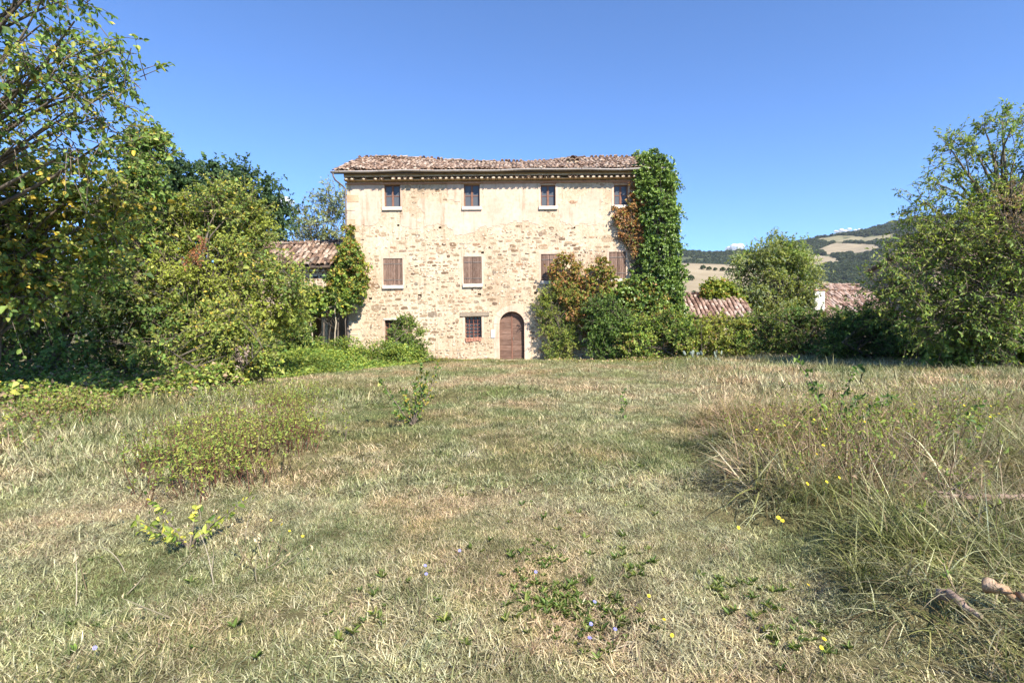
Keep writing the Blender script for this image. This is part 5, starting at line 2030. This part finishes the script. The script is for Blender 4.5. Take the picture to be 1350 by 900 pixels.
WGREEN = palette((.5, G_YEL), (.3, G_OLIVE), (.2, G_MID))
weed_stems('weeds', 'green-topped weeds with red-brown stems in the meadow', gpoly([(110, 655), (150, 600), (240, 555), (330, 528), (425, 532), (445, 590), (395, 635), (310, 662), (200, 672)]), 1050, .50, .034, WGREEN, [(.20, .09, .06), (.28, .14, .09), (.16, .10, .06)], 81, 11, start=.45)
weed_stems('red_weeds', 'rusty red dock stems and leaves at the left edge of the meadow', gpoly([(-30, 600), (-20, 560), (60, 535), (130, 525), (190, 520), (170, 550), (90, 590), (40, 605)]), 420, .50, .055, palette((.55, G_OLIVE), (.2, BRN), (.25, G_MID)), [(.26, .09, .06), (.20, .08, .05)], 82, 14)
weed_stems('sparse_weeds', 'thin scattered meadow weeds between the sapling and the thicket', gpoly([(190, 545), (300, 520), (430, 505), (470, 520), (450, 560), (420, 600), (300, 600)]), 420, .30, .038, WGREEN, [(.26, .17, .10), (.22, .15, .08)], 83, 10)
weed_stems('bank_weeds', 'small leafy weeds on the grass bank under the bare sapling', gpoly([(960, 590), (1040, 560), (1160, 560), (1340, 560), (1345, 610), (1160, 640), (1010, 640)]), 500, .45, .042, palette((.4, G_OLIVE), (.3, G_YEL), (.3, G_MID)), [(.26, .18, .10), (.22, .17, .08)], 84, 10)
weed_stems('bank_brush', 'twiggy upright brush and leafy stems on the right bank', gpoly([(950, 640), (960, 600), (1040, 570), (1160, 560), (1345, 560), (1348, 760), (1345, 890), (1260, 890), (1180, 800), (1090, 730), (1000, 680)]), 1300, .66, .038, palette((.35, G_OLIVE), (.25, G_YEL), (.2, G_MID), (.2, BRN)), [(.16, .10, .06), (.30, .22, .13), (.36, .28, .18)], 87, 6, lean=.55, start=.3)
weed_stems('dry_stalks', 'dry pale straw stalks sticking out of the meadow', gpoly([(20, 800), (60, 700), (200, 660), (340, 690), (420, 760), (300, 840), (120, 850)]), 160, .30, .03, palette((1, [(.30, .24, .14)])), [(.42, .36, .24), (.36, .28, .17)], 85, 2, lean=.7)
weed_stems('far_weeds', 'rank dry weeds in the right-hand meadow before the hedge', gpoly([(1020, 560), (1060, 500), (1340, 492), (1345, 560), (1200, 575)]), 700, .32, .035, palette((.5, G_OLIVE), (.3, [(.34, .29, .15)]), (.2, G_MID)), [(.40, .33, .2), (.30, .24, .13)], 86, 7)


def rosettes():
    """flat broad-leaved plantain rosettes in the short grass"""
    r = np.random.RandomState(91)
    pts = []
    for (poly, n) in ((gpoly([(640, 720), (720, 690), (830, 700), (900, 760), (880, 880), (780, 890), (650, 820)]), 420), (gpoly([(900, 760), (980, 740), (1130, 800), (1150, 890), (920, 890)]), 110), (gpoly([(380, 900), (420, 780), (640, 720), (640, 890)]), 80), (gpoly([(560, 640), (860, 600), (900, 690), (600, 720)]), 60), (gpoly([(20, 880), (40, 700), (300, 700), (400, 880)]), 24)):
        xs = [q[0] for q in poly]
        ys = [q[1] for q in poly]
        P = np.stack([r.uniform(min(xs), max(xs), n * 4), r.uniform(min(ys), max(ys), n * 4)], -1)
        P = P[in_poly(P, poly)]
        fd = np.clip(edge_dist(P, poly) / .45, 0, 1) * np.clip(fnoise(P[:, 0] + 70, P[:, 1] + 31, 2.2, 171) * 4 - 1.5, .03, 1)
        pts.append(P[r.rand(len(P)) < fd][:n])
    P = np.concatenate(pts)
    n = len(P)
    k = 7
    ti = np.repeat(np.arange(n), k)
    az = r.uniform(0, 6.3, n * k)
    D = np.stack([np.cos(az), np.sin(az), r.uniform(.35, 1.3, n * k)], -1)
    q = np.stack([P[ti, 0], P[ti, 1], gz(P[ti, 0], P[ti, 1]) + .012], -1)
    Nn = unit(np.stack([-np.cos(az) * .4, -np.sin(az) * .4, np.ones(n * k)], -1))
    sz = r.uniform(.022, .058, n)[ti] * r.uniform(.7, 1.2, n * k)
    col = np.array(G_MID + G_IVY + G_OLIVE)[r.randint(0, 10, n * k)] * LEAFGAIN * .7 * np.exp(r.normal(0, .3, (n * k, 1)))
    V, F, c = leaf_mesh(q, D, Nn, sz, .30, col, True)
    o = link('broadleaf_weeds', np_mesh('broadleaf_weeds', V, F, c), M['leaf'])
    tag(o, 'flat green broad-leaved weeds in the foreground turf', 'weeds', kind='stuff')


rosettes()


# ------------------------------------------------------------------ saplings
def sapling(name, label, base, tips, n_leaf, L, pal, seed, r0=.012, wr=.6, cat='sapling'):
    r = np.random.RandomState(seed)
    base = np.array(base, float)
    root = empty(name, tuple(base))
    tag(root, label, cat)
    paths, rad = [], []
    for tp in tips:
        tp = np.array(tp, float)
        t = np.linspace(0, 1, 7)[:, None]
        mid = (base + tp) / 2 + np.array([0, 0, .12]) * np.linalg.norm(tp - base) + r.normal(size=3) * .05 * np.linalg.norm(tp - base)
        paths.append((1 - t) ** 2 * base + 2 * t * (1 - t) * mid + t ** 2 * tp + r.normal(size=(7, 3)) * .008)
        rad.append(np.linspace(r0, r0 * .25, 7))
    V, F = tube_arrays(np.array(paths), np.array(rad), 5)
    link('stem', np_mesh('stem', V, F, smooth=True), M['twig'], root)
    paths = np.array(paths)
    n = n_leaf
    pi = r.randint(0, len(tips), n)
    t = r.uniform(.25, 1.0, n) * 6
    k = np.minimum(t.astype(int), 5)
    f = (t - k)[:, None]
    q = paths[pi, k] * (1 - f) + paths[pi, k + 1] * f
    tan = unit(paths[pi, k + 1] - paths[pi, k])
    D = unit(tan * .6 + r.normal(size=(n, 3)) * .8)
    q = q + unit(r.normal(size=(n, 3))) * (r.rand(n)[:, None] ** 1.5) * .06
    Nn = unit(r.normal(size=(n, 3)) * .5 + np.array([.25, -.45, .6]))
    cols, ws = pal
    col = cols[r.choice(len(cols), n, p=ws)] * np.exp(r.normal(0, .2, (n, 1))) * LEAFGAIN
    V, F, c = leaf_mesh(q, D, Nn, L * np.exp(r.normal(0, .25, n)), wr, col, True)
    link('leaves', np_mesh('leaves', V, F, c), M['leaf'], root)


def tipsat(Y, pts):
    return [at(px, py, Y + dy) for px, py, dy in pts]


b0 = on_ground(545, 562)
sapling('sapling', 'waist-high sapling with yellowing leaves in front of the house', b0, tipsat(b0[1], [(552, 478, .1), (566, 490, -.1), (578, 472, .2), (530, 512, .2), (500, 500, -.2), (560, 512, .2), (522, 545, -.2), (570, 520, .1), (548, 500, .0), (536, 530, .1)]), 460, .06, palette((.3, G_DARK), (.3, G_MID), (.2, G_OLIVE), (.2, [(.22, .17, .035), (.18, .14, .03)])), 101)
b0 = on_ground(1100, 606)
sapling('sapling', 'sparse spindly sapling with dark leaves on the right bank', b0, tipsat(b0[1], [(1042, 466, .1), (1070, 505, -.1), (1135, 480, .2), (1133, 520, .2), (1170, 530, .3), (1182, 520, .1), (1095, 545, .2), (1150, 550, -.1), (1120, 540, .0), (1160, 560, .1), (1080, 560, -.2)]), 420, .056, palette((.7, G_DARK), (.3, G_MID)), 102, .011)
b0 = on_ground(822, 551)
sapling('sapling', 'tiny leafy sprig standing alone in the mown grass', b0, tipsat(b0[1], [(824, 516, 0), (818, 525, .1), (826, 530, -.1)]), 40, .05, palette((.7, G_MID), (.3, G_DARK)), 103, .007)
b0 = on_ground(250, 722)
sapling('sapling', 'low spreading sapling with bright yellow-green leaves in the left foreground', b0, tipsat(b0[1], [(176, 684, .2), (190, 650, .3), (210, 668, -.1), (262, 660, .2), (300, 678, .3), (338, 652, .4), (225, 700, -.2), (280, 690, 0), (180, 700, 0)]), 150, .045, palette((.6, G_YEL), (.25, [(.34, .30, .05)]), (.15, G_IVY)), 104, .007, .5)
b0 = on_ground(1260, 640)
sapling('sapling', 'thin sprig with small leaves at the right edge of the bank', b0, tipsat(b0[1], [(1262, 545, .1), (1240, 560, .2), (1298, 560, .2), (1290, 530, .1), (1225, 575, 0)]), 110, .045, palette((.5, G_MID), (.3, G_DARK), (.2, G_OLIVE)), 105, .007)
b0 = on_ground(455, 580)
sapling('sapling', 'slim weed shoot left of the waist-high sapling', b0, tipsat(b0[1], [(452, 535, 0), (460, 545, .1), (440, 560, .1)]), 45, .035, palette((.5, G_YEL), (.5, G_OLIVE)), 106, .006)
# bare dry stems below the big tree
r9 = np.random.RandomState(119)
b0 = np.array(ground_at(1250, 19.0))
root = empty('dead_shrub', tuple(b0))
tag(root, 'dead shrub of bare reddish dry stems in front of the big right tree', 'shrub')
for side, nm in ((0, 'stem'), (1, 'side_stem')):
    Pp = []
    for i in range(46 if side == 0 else 60):
        s0 = b0 + np.array([r9.normal(0, .45), r9.normal(0, .25), 0])
        e0 = s0 + np.array([r9.normal(0, .35), r9.normal(0, .2), r9.uniform(.3, 1.25 - .4 * side)])
        t = np.linspace(0, 1, 5)[:, None]
        m1 = (s0 + e0) / 2 + np.array([r9.normal(0, .12), 0, .2])
        Pp.append((1 - t) ** 2 * s0 + 2 * t * (1 - t) * m1 + t ** 2 * e0)
    V, F = tube_arrays(np.array(Pp), np.tile(np.linspace(.009, .003, 5), (len(Pp), 1)), 3)
    o = link(nm, np_mesh(nm, V, F), surf('dry_stem_%d' % side, [(.3, (.22, .12, .08)), (.7, (.42, .28, .18))], 3, 3, .9, 0) if side == 0 else M['pale_stem'], root)

# ------------------------------------------------------------------ fallen wood
def log(label, p0, p1, rad, seed, mat, forks=1, name='fallen_branch', lift=.05):
    r = np.random.RandomState(seed)
    p0 = np.array(p0, float)
    p1 = np.array(p1, float)
    p0[2] = gz(p0[0], p0[1]) + rad + lift
    p1[2] = gz(p1[0], p1[1]) + rad * .5 + lift
    K = 10
    t = np.linspace(0, 1, K)[:, None]
    P = p0 + (p1 - p0) * t + r.normal(size=(K, 3)) * rad * .35
    R1 = rad * (1 - .5 * t[:, 0]) * (1 + r.normal(0, .10, K))
    V, F = tube_arrays([P], [R1], 9)
    caps = np.array([[0, 1, 2, 3], [0, 3, 4, 5], [0, 5, 6, 7], [0, 7, 8, 8]])
    root = link(name, np_mesh(name, V, F, smooth=True), mat)
    bm = bmesh.new()
    bm.from_mesh(root.data)
    bmesh.ops.holes_fill(bm, edges=[e for e in bm.edges if e.is_boundary])
    bm.to_mesh(root.data)
    bm.free()
    tag(root, label, 'branch')
    for i in range(forks):
        s0 = P[3 + 2 * i]
        e0 = s0 + unit(p1 - p0) * rad * 6 + r.normal(size=3) * rad * 3 + np.array([0, 0, rad * 2.5])
        V, F = tube_arrays([[s0, (s0 + e0) / 2 + r.normal(size=3) * rad * .4, e0]], [[rad * .42, rad * .3, rad * .12]], 6)
        o = link('twig', np_mesh('twig', V, F, smooth=True), mat)
        o.parent = root


log('broken pinkish grey branch lying in the tall grass at the right edge', on_ground(1345, 712), on_ground(1238, 712), .024, 1, M['log'], 3, lift=.09)
log('weathered grey log end half hidden in the bottom right grass', on_ground(1236, 842), on_ground(1292, 868), .026, 2, M['log'], 0, lift=.05)
log('orange-brown rotten log beside the grey one in the bottom right corner', on_ground(1300, 856), on_ground(1360, 878), .030, 3, surf('rotten_wood', [(.3, (.20, .11, .06)), (.55, (.44, .29, .17)), (.75, (.55, .42, .30))], 14, 6, .9, .8, 40), 1, lift=.09)
log('short bleached twig lying on the lawn in front of the door', on_ground(617, 603), on_ground(628, 594), .009, 4, M['pale_stem'], 0, name='bleached_twig', lift=.03)
for i, (pa, pb, lb) in enumerate((((100, 795), (98, 722), 'tall bleached stalk leaning in the left foreground grass'), ((282, 770), (262, 700), 'thin straw stalk leaning beside the low yellow-green sapling'), ((165, 750), (135, 722), 'short pale stalk lying left of the low yellow-green sapling'), ((1335, 640), (1295, 560), 'reddish dry stalk leaning at the far right of the bank'))):
    b0 = on_ground(*pa)
    e0 = at(pb[0], pb[1], b0[1] + .15)
    t = np.linspace(0, 1, 8)[:, None]
    m1 = (b0 + e0) / 2 + np.array([.02, 0, .06])
    P = (1 - t) ** 2 * b0 + 2 * t * (1 - t) * m1 + t ** 2 * e0
    V, F = tube_arrays([P], [np.linspace(.003, .0015, 8)], 5)
    o = link('dry_stalk', np_mesh('dry_stalk', V, F, smooth=True), M['pale_stem'])
    tag(o, lb, 'stalk')


# ------------------------------------------------------------------ prickly pear at the hedge foot
def pad(c, ax, h, wd, seed, parent):
    r = np.random.RandomState(seed)
    bm = bmesh.new()
    bmesh.ops.create_icosphere(bm, subdivisions=2, radius=1.0)
    q = Matrix.Rotation(ax[0], 4, 'Z') @ Matrix.Rotation(ax[1], 4, 'Y')
    for v in bm.verts:
        k = 1 - .22 * (v.co.z < 0) * abs(v.co.z)
        v.co = Vector((v.co.x * wd * k, v.co.y * .022, (v.co.z + 1) * h * .5))
    bm.transform(Matrix.Translation(c) @ q)
    me = bpy.data.meshes.new('pad')
    bm.to_mesh(me)
    bm.free()
    me.polygons.foreach_set('use_smooth', [True] * len(me.polygons))
    link('pad', me, M['cactus'], parent)


for j, (px, lb) in enumerate(((913, 'left clump of grey-green prickly pear pads at the hedge foot'), (942, 'right clump of grey-green prickly pear pads at the hedge foot'))):
    g0 = np.array(ground_at(px, 23.7))
    root = empty('prickly_pear', tuple(g0))
    tag(root, lb, 'cactus', 'prickly pears at the hedge foot')
    r = np.random.RandomState(130 + j)
    for i in range(12):
        x = g0[0] + r.uniform(-.45, .45)
        zz = r.choice([0, 0, .2, .32])
        pad((x, 23.7 + r.uniform(-.25, .25), zz), (r.uniform(-1.5, 1.5), r.uniform(-.7, .7)), r.uniform(.16, .26), r.uniform(.05, .08), i, root)


# ------------------------------------------------------------------ flowers
def flower(name, label, cat, grp, p, h, rad, mat, matc, npet, seed):
    r = np.random.RandomState(seed)
    p = np.array(p, float)
    root = empty(name, tuple(p))
    tag(root, label, cat, grp)
    top = p + np.array([r.normal(0, .02), r.normal(0, .02), h])
    V, F = tube_arrays([[p, (p + top) / 2 + r.normal(size=3) * .008, top]], [[.0025, .002, .0015]], 4)
    link('stem', np_mesh('stem', V, F), M['stem_green'], root)
    fd = unit(np.array([.2, -.5, .8]) + r.normal(size=3) * .2)
    e1 = unit(np.cross(fd, np.array([1.0, 0, 0])))
    e2 = np.cross(fd, e1)
    a = np.arange(npet) / npet * 2 * PI + r.rand()
    D = np.cos(a)[:, None] * e1 + np.sin(a)[:, None] * e2 + fd * .25
    V, F, c = leaf_mesh(np.tile(top, (npet, 1)), D, np.tile(fd, (npet, 1)), np.full(npet, rad), .5, np.ones((npet, 3)), True, .05)
    link('petals', np_mesh('petals', V, F, c), mat, root)
    bm = bmesh.new()
    bmesh.ops.create_icosphere(bm, subdivisions=1, radius=rad * .22)
    bm.transform(Matrix.Translation(top + fd * .003))
    me = bpy.data.meshes.new('flower_head')
    bm.to_mesh(me)
    bm.free()
    link('flower_head', me, matc, root)


M['stem_green'] = surf('stem_green', [(.3, (.10, .13, .04)), (.7, (.17, .19, .07))], 9, 2, .7, 0)
M['petal_blue'] = surf('petal_blue', [(.3, (.20, .20, .62)), (.7, (.30, .30, .74))], 30, 2, .6, 0)
M['petal_yellow'] = surf('petal_yellow', [(.3, (.80, .58, .02)), (.7, (.88, .70, .05))], 30, 2, .6, 0)
M['pistil'] = surf('pistil', [(.3, (.40, .30, .55)), (.7, (.5, .4, .6))], 30, 2, .7, 0)
M['pistil_y'] = surf('pistil_y', [(.3, (.60, .35, .02)), (.7, (.7, .45, .03))], 30, 2, .7, 0)
CHI = [(127, 866, 'lone blue chicory flower in the bottom left turf'), (560, 757, 'upper of two close blue chicory flowers below the sapling'), (561, 770, 'lower of two close blue chicory flowers below the sapling'), (609, 737, 'blue chicory flower standing by itself in the lawn centre'),
       (712, 759, 'blue chicory flower at the left end of the dark weed patch'), (788, 797, 'topmost blue chicory flower in the dark weed patch'), (767, 829, 'blue chicory flower in the middle of the dark weed patch'), (769, 845, 'lowest blue chicory flower in the dark weed patch'), (817, 837, 'blue chicory flower at the right end of the dark weed patch')]
for i, (px, py, lb) in enumerate(CHI):
    flower('chicory_flower', lb, 'flower', 'blue chicory flowers', on_ground(px, py + 12), .085, .0115, M['petal_blue'], M['pistil'], 9, 140 + i)
YF_ = [(853, 778), (872, 813), (878, 830), (1063, 766), (1081, 837), (1089, 851), (1030, 675), (1025, 680), (976, 690), (998, 573), (1037, 587), (1092, 592), (1072, 577), (1142, 583), (1075, 620), (1083, 618), (1058, 642), (1080, 639), (1101, 639), (1262, 546), (1267, 553), (1275, 558), (1310, 578), (1300, 557), (1318, 573), (1200, 556), (1290, 499), (1345, 535), (370, 690), (378, 700), (402, 712), (357, 682), (12, 553), (12, 540)]
for i, (px, py) in enumerate(YF_):
    g = on_ground(px, py)
    rank = float(mound(g[0], g[1])) > .2 or (py < 700 and px > 900)
    hh = .45 if rank else (.22 if px < 450 else .10)
    # the flower head sits at the seen spot, its stem stands a little nearer
    Yq = g[1] * (1.6 - hh) / 1.6
    q = at(px, py, Yq)
    q[2] = gz(q[0], q[1])
    side = ('in the short turf right of the blue chicory' if px < 900 and px > 450 else 'among the left foreground stalks' if 300 < px < 450 else 'at the far left edge of the meadow' if px < 300 else
            'low in the turf at the bottom right' if py > 740 else 'at the near foot of the grass bank' if py > 660 else 'low on the face of the bank below the bare sapling' if py > 605 else
            'on top of the bank under the bare sapling' if px < 1160 else 'in the yellow cluster beside the edge sprig' if py < 562 and px < 1285 else 'near the right edge of the bank')
    flower('hawkweed_flower', 'small yellow hawkweed flower ' + side, 'flower', 'yellow hawkweed flowers ' + side, q, hh, (.011 if not rank else .013) * (.8 + .4 * random.random()), M['petal_yellow'], M['pistil_y'], 10, 170 + i)


# ------------------------------------------------------------------ clouds far beyond the hills
def cloud(label, px, py, wpx, hpx, seed, Y=9000.0):
    r = np.random.RandomState(seed)
    c = at(px, py, Y)
    s = Y / FPX
    bm = bmesh.new()
    for i in range(14):
        f = r.uniform(-1, 1)
        k = r.uniform(.35, .62) * (1 - .6 * abs(f))
        mt = Matrix.Translation((c[0] + f * wpx * s * .42, c[1] + r.normal(0, wpx * s * .15), c[2] + r.uniform(-.12, .32) * hpx * s * (1 - abs(f)))) @ Matrix.Diagonal((hpx * s * k * 1.5, hpx * s * k * 1.3, hpx * s * k, 1))
        bmesh.ops.create_icosphere(bm, subdivisions=2, radius=1.0, matrix=mt)
    me = bpy.data.meshes.new('cloud')
    bm.to_mesh(me)
    bm.free()
    o = link('cloud', me, M['cloud'])
    md = o.modifiers.new('r', 'REMESH')
    md.mode = 'VOXEL'
    md.voxel_size = hpx * s * .09
    tag(o, label, 'cloud')


m = bpy.data.materials.new('cloud')
m.use_nodes = True
nt = m.node_tree
b = nt.nodes['Principled BSDF']
b.inputs['Base Color'].default_value = (.85, .85, .86, 1)
b.inputs['Roughness'].default_value = 1
b.inputs['Specular IOR Level'].default_value = 0
tp = N(nt, 'ShaderNodeBsdfTransparent')
ms = N(nt, 'ShaderNodeMixShader')
nz = noise(nt, .006, 5, .6, pos(nt))
rp = ramp(nt, nz.outputs[0], [(.35, (.3, .3, .3)), (.65, (.75, .75, .75))])
nt.links.new(rp.outputs[0], ms.inputs[0])
nt.links.new(b.outputs[0], ms.inputs[1])
nt.links.new(tp.outputs[0], ms.inputs[2])
nt.links.new(ms.outputs[0], [q for q in nt.nodes if q.type == 'OUTPUT_MATERIAL'][0].inputs[0])
M['cloud'] = m
cloud('small white cloud on the horizon beside the round tree', 972, 327, 34, 9, 1)
cloud('small flat white cloud above the wooded ridge by the big tree', 1114, 305, 36, 7, 2)
cloud('faint white cloud between the oak and the grey poplar', 374, 268, 30, 12, 3)

# ------------------------------------------------------------------ the air: even pale haze round everything but sky and clouds
HAZE = 0.00006
o = MB().box(-3500, 3500, -60, 2400, -8, 430).build('haze', None)
m = bpy.data.materials.new('haze')
m.use_nodes = True
nt = m.node_tree
nt.nodes.remove(nt.nodes['Principled BSDF'])
pv = N(nt, 'ShaderNodeVolumePrincipled')
pv.inputs['Color'].default_value = (.86, .92, 1, 1)
pv.inputs['Density'].default_value = HAZE
nt.links.new(pv.outputs[0], [q for q in nt.nodes if q.type == 'OUTPUT_MATERIAL'][0].inputs['Volume'])
o.data.materials.append(m)
tag(o, 'thin pale air haze in front of the far hills', 'haze', kind='stuff')
